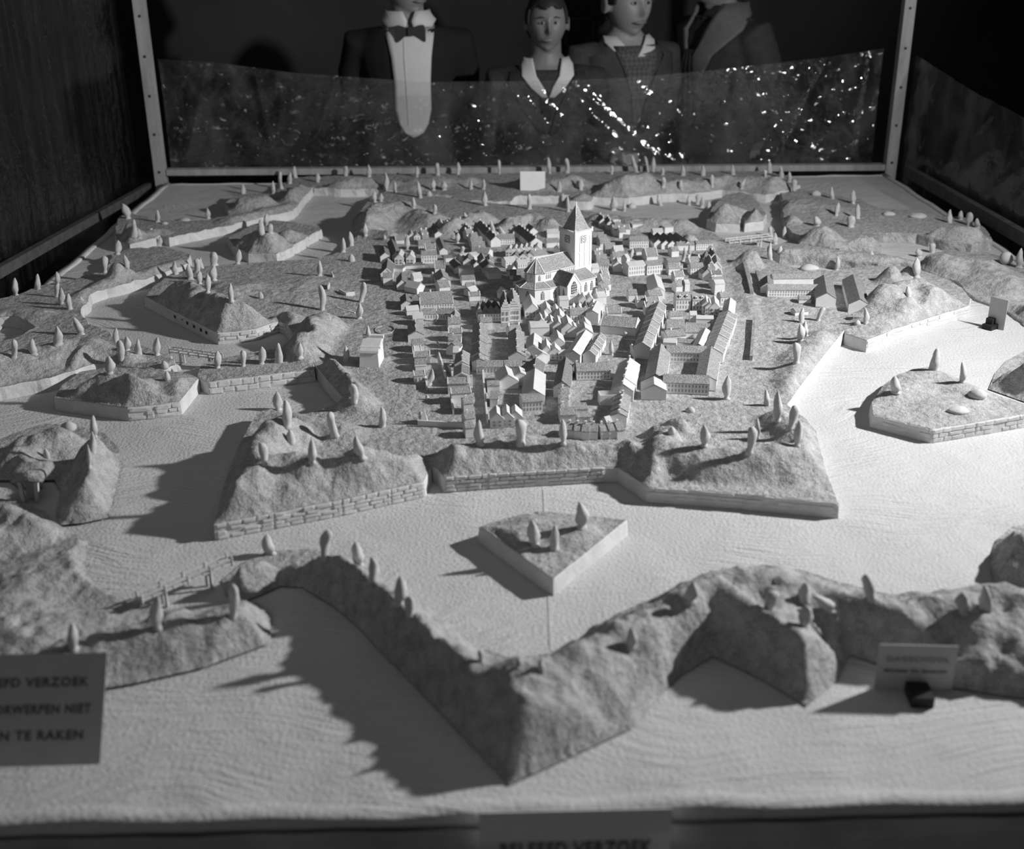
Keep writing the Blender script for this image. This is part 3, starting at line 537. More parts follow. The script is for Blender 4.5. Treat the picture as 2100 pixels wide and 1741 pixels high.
TREES = [
 ('2', 'on the far left dike', 'trees of the far left dike', '735 330 705 245 42,905 350 903 280 24,1197 330 1190 270 24,768 435 768 335 36,800 445 795 390 30,860 470 868 385 28,910 490 918 435 28'),
 ('2', 'above the bright inner bank at far left', 'trees above the inner bank', '600 640 597 545 32,675 535 678 455 36,730 610 712 540 28,90 760 85 670 33,215 735 215 648 32,328 710 325 635 28'),
 ('2', 'in the row down the left dike', 'row of trees down the left dike', '328 780 330 705 26,355 820 350 728 30,400 850 390 760 33,470 872 460 778 33'),
 ('2', 'on the domed west bastion', 'trees of the west bastion', '1010 650 1003 575 28,1095 680 1080 592 38,1130 640 1130 560 36,1160 615 1150 555 24,1147 705 1145 630 32,1192 755 1190 650 33,1230 600 1225 522 42,1230 685 1228 600 40,1328 805 1322 702 30,1365 590 1372 508 33'),
 ('2', 'on the far left ravelin', 'trees of the far left ravelin', '1505 420 1495 335 36,1555 415 1552 360 33,1530 370 1533 300 28'),
 ('2', 'on the open ground west of the houses', 'trees west of the houses', '1835 660 1833 570 28,1970 525 1970 440 28,2015 485 2008 405 30,1850 855 1838 712 32,2072 810 2088 695 30,2062 905 2064 815 33,2100 430 2098 355 26'),
 ('2', 'at the far back left corner', 'trees of the back left corner', '1397 190 1393 130 24,1570 190 1567 115 24,1617 160 1610 60 21,1665 130 1668 62 24,1695 90 1690 30 26,1825 120 1823 68 24,1985 80 1984 30 24'),
 ('2', 'along the lower left dike', 'trees along the lower left dike', '78 1130 78 1025 34,195 1112 185 1020 44,330 1055 325 948 44,465 995 425 897 44'),
 ('2', 'on the dark dome of the left ravelin', 'trees of the left ravelin', '520 1185 525 1040 70,630 1220 620 1118 46'),
 ('2', 'beside the short canal at left', 'trees beside the short canal', '670 1060 667 958 30,700 1140 685 1028 38,728 1088 725 1005 36,795 1110 793 1022 34,903 1115 905 1010 35'),
 ('2', 'in the row on the walled causeway', 'row of trees on the causeway', '1248 1188 1245 1090 38,1395 1178 1393 1088 31,1500 1165 1502 1065 40,1600 1155 1597 1045 43,1722 1132 1722 1042 40'),
 ('2', 'on the small flank bastion by the gatehouse', 'trees of the small flank bastion', '1985 1150 1985 1063 36,2035 1385 2020 1277 43'),
 ('b', 'on the front left bastion', 'trees of the front left bastion', '622 690 610 555 60,680 815 670 615 72,1040 885 1005 705 62,1390 815 1388 670 54,515 1100 490 935 58,868 1085 868 905 60,1250 1050 1195 880 58'),
 ('u', 'on the front curtain rampart', 'trees of the curtain rampart', '570 280 560 50 84,945 270 930 45 96,1345 275 1340 40 66'),
 ('B', 'on the front right bastion', 'trees of the front right bastion', '750 430 745 230 76,1165 490 1195 250 80,1245 360 1250 170 50,1440 200 1440 -90 70,1550 270 1600 50 76,1615 430 1640 190 72,1340 50 1330 -100 55'),
 ('3', 'on the open sand at the right of the town', 'trees at the right of the town', '270 1465 280 1320 48'),
 ('6', 'on the triangular island', 'trees of the triangular island', '490 715 470 580 52,585 730 588 610 46,722 625 712 490 55'),
 ('5', 'on the left arm of the foreground dike', 'trees on the left arm of the foreground dike', '1165 745 1150 660 50,1400 760 1412 645 42,1545 795 1530 693 48,1605 860 1600 758 43,1715 960 1722 840 52,1770 1010 1765 930 38'),
 ('6', 'at the blurred tip of the foreground dike', 'trees at the tip of the foreground dike', '210 1300 207 1240 28,400 1335 400 1275 28,520 1345 520 1280 32'),
 ('8', 'on the right arm of the foreground dike', 'trees on the right arm of the foreground dike', '730 270 745 185 48,488 455 490 372 40,1055 300 1070 225 54,1200 265 1205 190 46,1195 370 1205 280 54,1310 300 1240 240 56,1475 255 1455 155 42,1855 310 1850 230 54,1940 300 1940 200 46'),
 ('L', 'on the blurred left foreground bank', 'trees of the left foreground bank', '1130 1525 1130 1290 76,520 1670 515 1490 76,1665 1440 1660 1210 66'),
 ('L', 'on the long mound of the left gate outwork', 'trees of the left gate outwork', '665 275 655 120 40,672 160 665 5 50,640 380 625 210 28'),
 ('R', 'on the sunlit right ravelin', 'trees of the right ravelin', '690 480 683 380 58,915 345 935 215 58,1080 420 1083 295 38'),
 ('K', 'by the barracks and the right hand ramparts', 'trees by the barracks', '600 330 590 140 76,460 300 470 100 58,1245 430 1265 265 56,1660 370 1665 200 72,1030 1030 1100 870 58,830 1050 850 880 64,820 1270 820 1070 90,895 1215 880 1035 62,770 1530 765 1290 84,1600 1060 1585 870 58'),
 ('3', 'on the grassy dome of the east bastion', 'trees of the east bastion', '1440 715 1442 595 45,1390 835 1385 770 34'),
 ('3', 'on the sand bank at the right edge', 'trees of the right edge bank', '1455 590 1448 540 40,1535 565 1540 505 38,1795 515 1795 415 36,1870 545 1872 470 38,2080 600 2085 535 42'),
 ('3', 'in the dim right corner of the far dike', 'trees of the dim right corner', '1645 380 1647 298 28,1710 360 1715 305 30,1765 395 1770 315 38,1815 410 1812 352 33'),
 ('3', 'on the broad far right dike', 'trees of the far right dike', '825 400 820 340 44,1035 405 1040 335 44,945 335 960 255 28,1075 355 1078 265 30,920 230 918 160 26,1050 262 1052 180 29,685 180 686 112 28,655 130 657 65 26,605 105 605 30 28,540 60 535 0 28,507 95 508 55 20'),
 ('3', 'by the white far bridge', 'trees by the far bridge', '540 465 540 402 26,570 510 570 440 30,625 475 628 402 26'),
 ('3', 'around the pyramid ravelin', 'trees around the pyramid ravelin', '310 85 308 22 24,125 90 125 25 26,180 160 180 85 23,360 170 385 110 26,38 270 38 212 28,90 265 93 205 26,118 285 120 218 25,155 310 160 245 24,212 425 212 360 28'),
 ('4', 'along the far left part of the back dike', 'trees of the back dike left', '30 135 32 70 27,200 150 193 60 29,320 240 315 115 30,540 150 545 75 28,693 140 688 48 30,838 130 838 42 27,930 238 930 165 23,1022 240 1022 165 24,1133 110 1130 25 19'),
 ('4', 'on the far slopes left of the church spire', 'trees left of the church spire', '240 330 238 255 33,265 265 262 190 33,285 325 285 265 26,385 262 382 185 23,565 300 548 180 33,660 245 660 168 36,738 243 736 180 40,1033 355 1030 250 33,517 375 515 295 28,668 415 667 345 27,895 440 885 405 28,1350 380 1348 270 31'),
 ('4', 'on the far slopes behind and right of the spire', 'trees right of the church spire', '1390 235 1386 155 13,1562 255 1563 175 30,1720 240 1718 165 33,1697 220 1697 155 17,1590 345 1590 265 21,1630 400 1625 280 25,1485 85 1485 5 30,1617 100 1614 15 31,1940 130 1940 68 21,1952 390 1950 292 46,2028 395 2032 330 27'),
 ('7', 'around the sand knoll on the back dike', 'trees of the back dike knoll', '340 60 340 -8 34,440 90 430 0 20,478 95 492 5 30,555 135 555 80 26,560 225 560 150 30,690 240 690 170 31,540 355 530 270 36,700 140 700 65 30'),
 ('w', 'in the walled gardens at the left of town', 'trees of the left town gardens', '985 390 985 300 30,1020 670 985 610 28,1030 880 1010 740 50,905 1120 935 930 60,840 1545 800 1425 80,880 1290 870 1230 40'),
 ('h', 'in the yards of the far left town blocks', 'trees of the far town yards', '350 440 340 250 55,970 360 985 230 60,1035 480 1040 400 55,1435 230 1400 80 55,1550 240 1510 150 60,1790 330 1800 240 35,670 830 660 720 60,190 520 185 420 45'),
 ('j', 'in the walled garden right of the church', 'trees of the walled garden', '390 600 385 520 70,210 850 210 670 60'),
 ('i', 'in the yards of the far right town blocks', 'trees of the far right yards', '100 740 140 560 60,1090 690 1090 480 50,970 780 1010 540 60'),
]
def ordered_label(i, n, what, place):
    if n == 1: return what+' '+place
    return f'{what} {place}, {ordinal(i)} from left'
for kk, place, grp, data in TREES:
    ox, oy, s = K[kk]; L = []
    for q in data.split(','):
        bx, by, tx, ty, w = map(float, q.split()); L.append((ox+bx/s, oy+by/s, ox+tx/s, oy+ty/s, w/s))
    L.sort()
    for i, (bx, by, tx, ty, w) in enumerate(L):
        b = hit(bx, by); t = over(b, tx, ty); dep = (b-CAM)@FW; wd_ = w*dep/F_; h = t[2]-b[2]
        what = 'slender clay tree' if w < .27*(by-ty) else ('stout clay tree' if w > .48*(by-ty) else 'pale clay tree')
        if abs(tx-bx) > .3*(by-ty): what = 'leaning '+what.split(' ', 1)[1]
        clay_tree(b, t, wd_, ordered_label(i, len(L), what, place), grp, [0, 1, 0, 2][(i*7+len(grp)) % 4])
# ------------------------------------------------------------ stray lumps, rocks and stubs of clay
def lump(kk, bx, by, w, h, label, name='clay_lump', cat='lump', m=None, flat=1.0):
    ox, oy, s = K[kk]; b = hit(ox+bx/s, oy+by/s); dep = (b-CAM)@FW; W = w/s*dep/F_/2; Hh = h/s*dep/F_*flat
    rs = random.Random(int(bx*31+by)); rings = []
    for u, r in ((-.25, .75), (0, .95), (.2, 1.0), (.5, .88), (.8, .55), (.97, .2), (1.0, .03)):
        rings.append([(W*r*math.cos(a)*(1+.12*math.sin(3*a+bx)+rs.uniform(-.08, .08)), W*.8*r*math.sin(a)*(1+.1*math.sin(2*a+by)), Hh*u) for a in np.linspace(0, 2*math.pi, 13)[:-1]])
    return tag(MB().rings(rings).build(name, m or M_TREE, None, True, b), label, cat)
def ball():
    b = hit(2062, 541); R_ = .0175; rings = []
    for k in range(1, 12):
        f = math.pi*k/12; rings.append([(R_*math.sin(f)*math.cos(a), R_*math.sin(f)*math.sin(a), R_*.92-R_*math.cos(f)) for a in np.linspace(0, 2*math.pi, 21)[:-1]])
    tag(MB().rings(rings).build('clay_ball', M_TREE, None, True, b+np.array([0, 0, -.001])), 'pale round clay ball lying on the sand bank at the right edge', 'ball')
ball()
for a in (('b', 715, 935, 70, 105, 'short leaning stub of pale clay on the front left bastion'), ('0' if False else '2', 962, 1255, 34, 52, 'pale pointed clay stub on the low hill of the left ravelin'),
          ('2', 1015, 1200, 55, 35, 'white rock lying behind the left ravelin near the causeway'), ('2', 945, 1185, 45, 40, 'white rock against the end of the canal strip'),
          ('2', 1060, 345, 75, 20, 'flat pale rock on the far left dike'), ('2', 945, 362, 40, 14, 'small dark rock beside a slim tree on the far left dike'),
          ('K', 920, 415, 230, 60, 'long flat pale rock lying in the pond behind the barracks'), ('K', 1340, 350, 110, 42, 'second pale rock in the pond, nearer the middle'),
          ('3', 820, 210, 60, 28, 'pale rock on the far right dike near the water'), ('3', 1450, 345, 110, 26, 'long pale rock in the dim far right water'), ('3', 1265, 330, 80, 20, 'flat pale rock at the edge of the far right dike'),
          ('R', 1060, 590, 130, 30, 'flat bumpy rock on the right ravelin'), ('R', 1175, 500, 110, 45, 'dark jagged rock behind the flat one on the right ravelin'),
          ('c', 555, 1000, 60, 80, 'small dark lump on the west bastion plateau'), ('c', 2035, 290, 40, 50, 'low clay stub at the corner of the far houses'),
          ('7', 335, 370, 60, 34, 'white lump in a dark hollow right of the spire'), ('4', 630, 285, 40, 36, 'square pale lump on the far left slopes'),
          ('K', 1500, 1075, 75, 55, 'round pale lump beside the small hut on the east bastion'), ('B', 445, 310, 70, 65, 'small pale rock near the left edge of the front right bastion'), ('B', 620, 110, 90, 50, 'pale rocky tip on the sand in front of the courtyard house'),
          ('L', 335, 310, 45, 75, 'white stub in the shade of the left gate outwork'), ('L', 495, 105, 110, 60, 'dark round bush lump behind the left gate outwork'), ('c', 1640, 560, 80, 90, 'dark tilted stub in front of the far left houses')):
    lump(*a)
# ------------------------------------------------------------ bridges
def bridge(A, B, w, label, posts, rails=(.010,), zdeck=.012, name='model_bridge', m=None):
    A = np.array(A); B = np.array(B); c = (A+B)/2; t = thing(name, label, 'bridge', (c[0], c[1], 0)); d = (B-A)[:2]; L = np.linalg.norm(d); d /= L; n = np.array([-d[1], d[0]])
    P = lambda s, o, z: (A[0]-c[0]+d[0]*s*L+n[0]*o, A[1]-c[1]+d[1]*s*L+n[1]*o, A[2]+(B[2]-A[2])*s+z)
    k = 9
    for i in range(k): MB().bar(P((i+.06)/k, 0, 0), P((i+.94)/k, 0, 0), w, .0025).build('plank', m or M_WALL, t)
    for o in (-w/2+.001, w/2-.001):
        for r in rails: MB().bar(P(0, o, r), P(1, o, r), .0022, .0022).build('handrail', m or M_WALL, t)
        for i in range(posts): MB().bar(P(i/(posts-1), o, -.004), P(i/(posts-1), o, rails[-1]+.003), .003, .003).build('post', m or M_WALL, t)
        for i in (1, posts-2): q = P(i/(posts-1), o*.8, 0); MB().bar((q[0], q[1], .0004), (q[0], q[1], q[2]), .004, .004).build('pier', m or M_WALL, t)
    return t
bridge(G(286, 1228, .024), G(470, 1150, .030), .017, 'pale wooden footbridge with rails, blurred in the left foreground', 5, (.006,))
bridge(G(352, 719, .026), G(452, 734, .026), .016, 'long white railed footbridge from the canal strip to the causeway', 6, (.006,))
bridge(G(1492, 497, .026), G(1580, 487, .026), .022, 'white railed bridge beyond the north gate mound', 5, (.008,))
# ------------------------------------------------------------ ring, hedge, enclosures, gate, gatehouse
c = hit(789, 677); t = thing('sand_ring', 'flat oval ring pressed into the sand west of the houses', 'ring', c); rr = []
for a in np.linspace(0, 2*math.pi, 41)[:-1]:
    x, y = .021*math.cos(a), .028*math.sin(a); rr.append([(x*1.04, y*1.04, -.002), (x*1.03, y*1.03, .0022), (x*.97, y*.97, .0022), (x*.95, y*.95, -.002)])
mb = MB(); n = len(rr); mb.v = [p for r in rr for p in r]; mb.f = [(4*i+k, 4*((i+1) % n)+k, 4*((i+1) % n)+(k+1) % 4, 4*i+(k+1) % 4) for i in range(n) for k in range(4)]; mb.build('rim', M_SAND, t, True)
def wall_run(pts, z, h, th, label, name='garden_wall', cat='wall', m=None, group=None):
    P = [G(x, y, z) for x, y in pts]; c = sum(P)/len(P); c[2] = min(drop(p[0], p[1]) for p in P)-.001; mb = MB()
    for a, b in zip(P[:-1], P[1:]):
        mb.bar((a[0]-c[0], a[1]-c[1], h/2), (b[0]-c[0], b[1]-c[1], h/2), th, h)
    o = mb.build(name, m or M_CARD, None, False, c); return tag(o, label, cat, group)
M_HEDGE = mat('clay_hedge', .30, .95, .2, 60, .8, 300, .003, .1, .3, 500)
wall_run([(1546, 655), (1543, 700), (1540, 737)], .028, .011, .006, 'long dark hedge strip along the right road of the town', 'clay_hedge', 'hedge', M_HEDGE)
wall_run([(1526, 545), (1535, 580), (1541, 605)], .028, .012, .008, 'dark bushy hedge beside the barracks end wall', 'clay_hedge', 'hedge', M_HEDGE)
wall_run([(1552, 560), (1562, 590)], .028, .012, .008, 'short dark hedge between the road and the barracks', 'clay_hedge', 'hedge', M_HEDGE)
for i, (q, lb) in enumerate((([(696, 600), (710, 608), (728, 606)], 'pale bent card fence in the pen west of the houses'), ([(680, 563), (684, 570)], 'small upright card flap near the slim western tree'), ([(676, 590), (673, 598)], 'second small card flap below the slim western tree'), ([(692, 630), (705, 634), (728, 640)], 'low curved clay kerb west of the houses'))):
    wall_run(q, .028, .010 if i < 3 else .003, .003, lb, 'card_fence', 'fence')
# little gate of the left outwork: lintel on two posts and a grey door leaf
gb = hit(64, 1030); gt = thing('model_gate', 'small model gate with two white posts under a sand lintel at the left edge', 'gate', (gb[0], gb[1], .0005))
for sx in (-.011, .010): MB().bar((sx, 0, 0), (sx*1.25, .004, .036), .006, .006).build('gate_post', M_WALL, gt)
MB().box(-.008, .008, .008, .011, 0, .034).build('gate_door', mat('grey_door', .35, .8, .1, 90), gt)
mb = MB(); mb.rings([[(x*s, y*s+.018, z) for x, y in ((-.026, -.022), (.026, -.022), (.028, .030), (-.026, .028))] for z, s in ((.036, .96), (.041, 1.0), (.049, .95), (.053, .75))]); mb.build('lintel', M_SAND, gt, True)
def gatehouse():
    b = G(757, 752, .028); t = thing('gatehouse', 'tall pale gatehouse block with a battered front on the sand west of town', 'gatehouse', (b[0], b[1], .026), -.12)
    MB().add([(-.020,0,0),(.020,0,0),(.019,.058,0),(-.021,.058,0),(-.018,.004,.030),(.018,.004,.030),(.018,.056,.040),(-.020,.056,.040)], [(3,2,1,0),(4,5,6,7),(0,1,5,4),(1,2,6,5),(2,3,7,6),(3,0,4,7)]).build('walls', M_CARD, t)
    MB().add([(-.020,.002,.030),(.020,.002,.030),(.020,.058,.041),(-.022,.058,.041),(-.019,.004,.034),(.019,.004,.034),(.018,.056,.047),(-.020,.056,.047)], [(3,2,1,0),(4,5,6,7),(0,1,5,4),(1,2,6,5),(2,3,7,6),(3,0,4,7)]).build('roof', M_ROOFS, t)
    MB().box(-.021, .021, .050, .060, .045, .051).build('parapet', M_CARD, t); MB().box(-.021, .021, .016, .020, .034, .038).build('parapet', M_CARD, t)
    MB().rings([[(.005*s*math.cos(a)-.010, .053+.005*s*math.sin(a), z) for a in np.linspace(0, 6.283, 9)[:-1]] for z, s in ((.049, 1.2), (.056, 1), (.066, .5), (.072, .06))]).build('pinnacle', M_TREE, t, True)
gatehouse()
# ------------------------------------------------------------ the town: every house a thing with walls, roof, chimneys, windows
ZG = .0265
def house(kk, x0, y0, x1, y1, flags, span, eave, ridge, label, group, name='model_house'):
    if kk: ox, oy, s = K[kk]
    else: ox, oy, s = 0, 0, 1
    zr = ZG+ridge/1000
    A = G(ox+x0/s, oy+y0/s, zr); B = G(ox+x1/s, oy+y1/s, zr); d = (B-A)[:2]; L = float(np.linalg.norm(d))
    if L < .012: d = d/max(L, 1e-6); mid = (A+B)/2; A = mid.copy(); B = mid.copy(); A[:2] -= d*.006; B[:2] += d*.006; L = .012
    c = (A+B)/2; rz = math.atan2(B[1]-A[1], B[0]-A[0]); 
    if math.cos(rz) < 0: rz += math.pi
    t = thing(name, label, 'model house', (c[0], c[1], ZG), rz, group)
    h = L/2; w = span/2000; e = eave/1000; r = ridge/1000; hip = min(h*.75, w*.9) if 'h' in flags else 0
    if 'f' in flags:
        MB().box(-h, h, -w, w, 0, e).build('walls', M_CARD, t); MB().box(-h-.0008, h+.0008, -w-.0008, w+.0008, e, e+.0016).build('roof', M_ROOFS if 's' in flags else M_ROOF, t)
    else:
        k = 0 if hip else 1
        mb = MB(); mb.add([(-h,-w,0),(h,-w,0),(h,w,0),(-h,w,0),(-h,-w,e),(h,-w,e),(h,w,e),(-h,w,e),(-h+hip,0,r-.001),(h-hip,0,r-.001)],
            [(0,1,5,4),(2,3,7,6),(1,2,6,9,5) if k else (1,2,6,5),(3,0,4,8,7) if k else (3,0,4,7),(3,2,1,0)]+([] if k else [(4,5,6,7)]))
        if 'p' in flags or 'S' in flags:      # gable parapets standing proud of the roof
            for sx in (-1, 1):
                x = sx*h
                if 'S' in flags:
                    for q in range(4): f0 = 1-q/4.; z = e+(r-e)*(q/4.); mb.box(x-.0009, x+.0009, -w*f0-.0004, w*f0+.0004, z, z+(r-e)/4+.002)
                else:
                    for sy in (-1, 1): mb.bar((x, sy*(w+.0004), e+.0004), (x, 0, r+.0012), .0020, .0026)
        mb.build('walls', M_CARD, t)
        mr = MB(); th = .0016; sl = (r-e)/w; o = .0008
        for sy in (-1, 1):
            a = (-h-(0 if k else .0006), sy*(w+o), e-o*sl); b = (h+(0 if k else .0006), sy*(w+o), e-o*sl); p = (h-hip, 0, r); q = (-h+hip, 0, r)
            vs = [a, b, p, q]+[(v[0], v[1], v[2]+th) for v in (a, b, p, q)]
            fs = [(0,1,2,3),(7,6,5,4),(0,4,5,1),(1,5,6,2),(2,6,7,3),(3,7,4,0)]
            mr.add(vs, fs)
        if hip:
            for sx in (-1, 1):
                a = (sx*(h+.0006), -w-o, e-o*sl); b = (sx*(h+.0006), w+o, e-o*sl); p = (sx*(h-hip), 0, r)
                vs = [a, b, p]+[(v[0], v[1], v[2]+th) for v in (a, b, p)]; mr.add(vs, [(0,1,2),(5,4,3),(0,3,4,1),(1,4,5,2),(2,5,3,0)])
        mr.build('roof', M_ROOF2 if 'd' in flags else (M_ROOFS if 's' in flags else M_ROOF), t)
    top = e+.0016 if 'f' in flags else r
    ch = []
    if 'c' in flags: ch = [-h+.002, h-.002]
    if 'C' in flags: ch = [-h*.3]
    if 'm' in flags: ch = list(np.linspace(-h+.002, h-.002, max(2, int(L/.016))))
    for x in ch: MB().rings([[(x+a*s, b*s, z) for a, b in ((-.0017,-.0015),(.0017,-.0015),(.0017,.0015),(-.0017,.0015))] for z, s in ((top-.002, 1), (top+.0045, .95), (top+.0047, 1.25), (top+.0058, 1.25), (top+.0062, .7))]).build('chimney', M_CARDW, t)
    # which long side and which gable end the windows go on: the ones facing the camera
    def grid(along, n, rows, put, zt, zb):
        mb = MB()
        for j in range(rows):
            z = zb+(zt-zb)*(j+.5)/rows; hh = (zt-zb)/rows*.30
            for i in range(n):
                u = along*((i+.5)/n-.5)*2; ww = along/n*.42; put(mb, u, ww, z, hh)
        return mb
    vx, vy = CAM[0]-c[0], CAM[1]-c[1]; sy = 1 if (-math.sin(rz)*vx+math.cos(rz)*vy) > 0 else -1; sx = 1 if (math.cos(rz)*vx+math.sin(rz)*vy) > 0 else -1
    if 'w' in flags:
        n = max(2, int(L/.0062)); rows = 2 if e > .015 else 1
        def put(mb, u, ww, z, hh):
            mb.box(u-ww, u+ww, sy*w-.0003, sy*w+.0003, z-hh, z+hh)
        o = grid(h*.95, n, rows, put, e*.97, e*.12).build('windows', M_GREYINK, t); o['kind'] = 'stuff'
    if 'g' in flags:
        def put(mb, u, ww, z, hh): mb.box(sx*h-.0012, sx*h+.0012, u-ww, u+ww, z-hh, z+hh)
        o = grid(w*.85, 2 if span < 30 else 4, 2, put, e*.97, e*.12).build('windows', M_GREYINK, t); o['kind'] = 'stuff'
    if 'D' in flags:
        n = max(2, int(L/.013))
        for i in range(n):
            x = h*.9*((i+.5)/n-.5)*2; z = e+(r-e)*.35; y = sy*w*.72
            MB().prism([(-.0022, -.003), (.0022, -.003), (.0022, .003), (-.0022, .003)], z-.002, z+.0055).build('dormer', M_CARDW, t, False, (x, y, 0))
            MB().box(x-.0011, x+.0011, y+sy*.0030-.0003, y+sy*.0030+.0003, z+.0008, z+.0042).build('dormer_window', M_INK, t)
    return t
def desc(fl, L):
    a = 'flat roofed' if 'f' in fl else 'hip roofed' if 'h' in fl else 'step gabled' if 'S' in fl else 'dark roofed' if 'd' in fl else 'pale roofed' if 's' in fl else 'grainy roofed'
    b = ' windowed' if ('w' in fl or 'g' in fl) else ''
    c = ' with chimneys' if ('c' in fl or 'm' in fl) else ' with one chimney' if 'C' in fl else ' with dormers' if 'D' in fl else ''
    return a+b+' card house', c
def row(kk, place, end, data, dflt=('', 26, 16, 27)):
    """data: 'x0 y0 x1 y1 [flags [span [eave ridge]]]', comma separated, ridge ends in crop pixels; 'Rn' in flags cuts a terrace of n"""
    H = []
    for q in data.split(','):
        p = q.split(); x0, y0, x1, y1 = map(float, p[:4]); fl = p[4] if len(p) > 4 and p[4] != '-' else dflt[0]; sp = float(p[5]) if len(p) > 5 else dflt[1]; ev, rd = (float(p[6]), float(p[7])) if len(p) > 7 else dflt[2:4]
        n = 1
        if 'R' in fl: i = fl.index('R'); n = int(fl[i+1]); fl = fl[:i]+fl[i+2:]
        for k in range(n):
            u0, u1 = k/n, (k+1)/n; e = (k*37 % 5-2)*.5 if n > 1 else 0
            H.append((x0+(x1-x0)*u0, y0+(y1-y0)*u0, x0+(x1-x0)*u1, y0+(y1-y0)*u1, fl, sp+(e if n > 1 else 0), ev+e*.6, rd+e))
    for i, (x0, y0, x1, y1, fl, sp, ev, rd) in enumerate(H):
        a, b_ = desc(fl, 0)
        tail = f' in the {place}' if len(H) == 1 else f', {ordinal(i)} from {end}, {place}'
        lb = a+b_+tail
        if len(lb.replace(',', ' ').split()) > 16: lb = a+tail
        if len(lb.replace(',', ' ').split()) > 16: lb = 'card house'+tail
        house(kk, x0, y0, x1, y1, fl, sp, ev, rd, lb, 'houses of the '+place)
# --- far left blocks
row('h', 'stepped row west of first street', 'far end', '508 198 585 190 cw 26 18 27,525 258 608 252 c 26,478 325 636 318 w 26,563 375 692 368 p 30,513 463 716 456 w 28 22 30')
row('h', 'twin gables at far west', 'left', '235 505 262 440 gs 24 16 28,378 505 398 455 gs 22 16 28,290 630 555 612 fm 22 8 10,385 200 395 240 sg 18 12 20,450 200 465 250 sg 18 12 20,185 265 318 258 p 34 10 20,140 310 200 470 d 24 14 24')
row('h', 'westernmost gable group', 'far end', '60 480 40 400 ds 26,95 565 78 690 pd 30 16 30,30 740 152 735 - 30 20 28,268 735 272 825 ds 26 12 26,352 835 512 868 s 30 12 24,400 745 512 730 s 24 10 20,180 660 300 668 f 20 9 10')
row('h', 'row left of first street', 'far end', '683 590 812 585 p 40 16 30,760 695 800 790 - 34 14 26,715 840 850 825 - 40 16 28,560 905 690 900 df 30 8 9')
row('h', 'double range with windows', 'far end', '490 988 903 970 C 30 17 29,498 1062 915 1045 wp 30 17 27')
row('h', 'corner beside the double range', 'far end', '318 1000 330 1090 d 26 12 22,318 1165 480 1150 s 24 10 18')
row('w', 'houses below the double range', 'left', '805 245 975 240 wc 26 13 22,1000 240 1200 250 wc 26 13 22,1195 265 1195 320 p 22 14 24')
# --- far middle blocks
row('h', 'far end between the two streets', 'left', '755 55 768 110 gs 20 14 24,835 60 850 110 gs 20 14 24,925 60 945 120 gs 22 14 24,1010 55 1120 170 dmR3 24 16 28')
row('h', 'stepped row before second street', 'far end', '1068 190 1150 180 c 26,1136 236 1222 226 C 28,1135 290 1285 280 w 28,1150 350 1322 342 - 30,1175 415 1390 432 C 34 16 26')
row('h', 'low row along first street', 'far end', '675 110 735 210 dR3 20 10 18,745 290 800 420 dR3 20 10 18')
row('h', 'white fronted range in the middle', 'left', '1000 505 1235 470 s 26 13 18,1240 455 1392 428 s 26 15 20,815 535 910 528 f 26 10 11,905 470 985 520 s 18 8 14')
row('h', 'cross gables under the white range', 'left', '1110 545 1120 490 d 26 12 24,1280 480 1310 555 g 22 14 26,1375 500 1385 560 g 22 14 26,1180 560 1215 600 d 20 10 20,1345 560 1375 620 d 34 12 24')
row('h', 'long dark terrace past second street', 'far end', '1262 75 1462 272 dmR5 28 17 30')
row('h', 'dark terrace behind the church', 'far end', '1755 130 1972 292 dmR3 34 17 30,1830 80 1940 165 dR2 26 14 26')
row('h', 'blocks left of the spire', 'far end', '1632 72 1752 66 c 26 15 22,1480 252 1698 246 cw 28 16 26,1890 470 2090 440 C 28 14 24')
row('h', 'white arcaded front left of the church', 'left', '1635 425 1650 380 gs 20 18 27,1705 420 1722 375 gs 20 18 27,1772 415 1788 370 gs 20 18 27,1838 405 1852 360 gs 20 18 27,1900 400 1915 355 gs 20 18 27,1985 400 2000 350 gs 20 18 27')
row('h', 'lower white front by the apse', 'left', '1560 545 1690 530 sw 30 16 24,1705 500 1725 460 gd 22 16 26,1812 490 1828 450 gd 22 16 26,1890 480 1905 445 gd 22 16 26,1720 580 1840 570 sw 30 12 18')
row('h', 'row right of first street', 'far end', '930 560 1000 640 d 24 14 22,988 658 1182 652 s 40 18 22,1020 778 1192 768 - 30 14 20,1078 865 1192 858 - 26 12 22,1100 930 1200 900 s 24 12 20,1118 985 1256 978 p 26 12 18')
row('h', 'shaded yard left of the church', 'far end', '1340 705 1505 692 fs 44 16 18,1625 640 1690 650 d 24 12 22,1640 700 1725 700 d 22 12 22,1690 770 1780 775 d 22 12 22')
# --- town hall group
row('h', 'gabled town hall group', 'left', '1243 1100 1255 1150 dg 12 16 30,1305 1085 1330 1140 dC 16 14 28,1372 1075 1400 1140 dC 18 14 28,1448 1075 1470 1140 dC 18 14 28,1565 970 1585 1090 Sgd 20 30 52,1672 945 1690 1080 Sgp 30 28 50')
row('q', 'town hall front range', 'left', '228 518 480 515 w 26 18 25,595 520 725 515 pw 26 14 22,140 600 238 596 d 24 12 20,470 200 560 250 s 20 14 24')
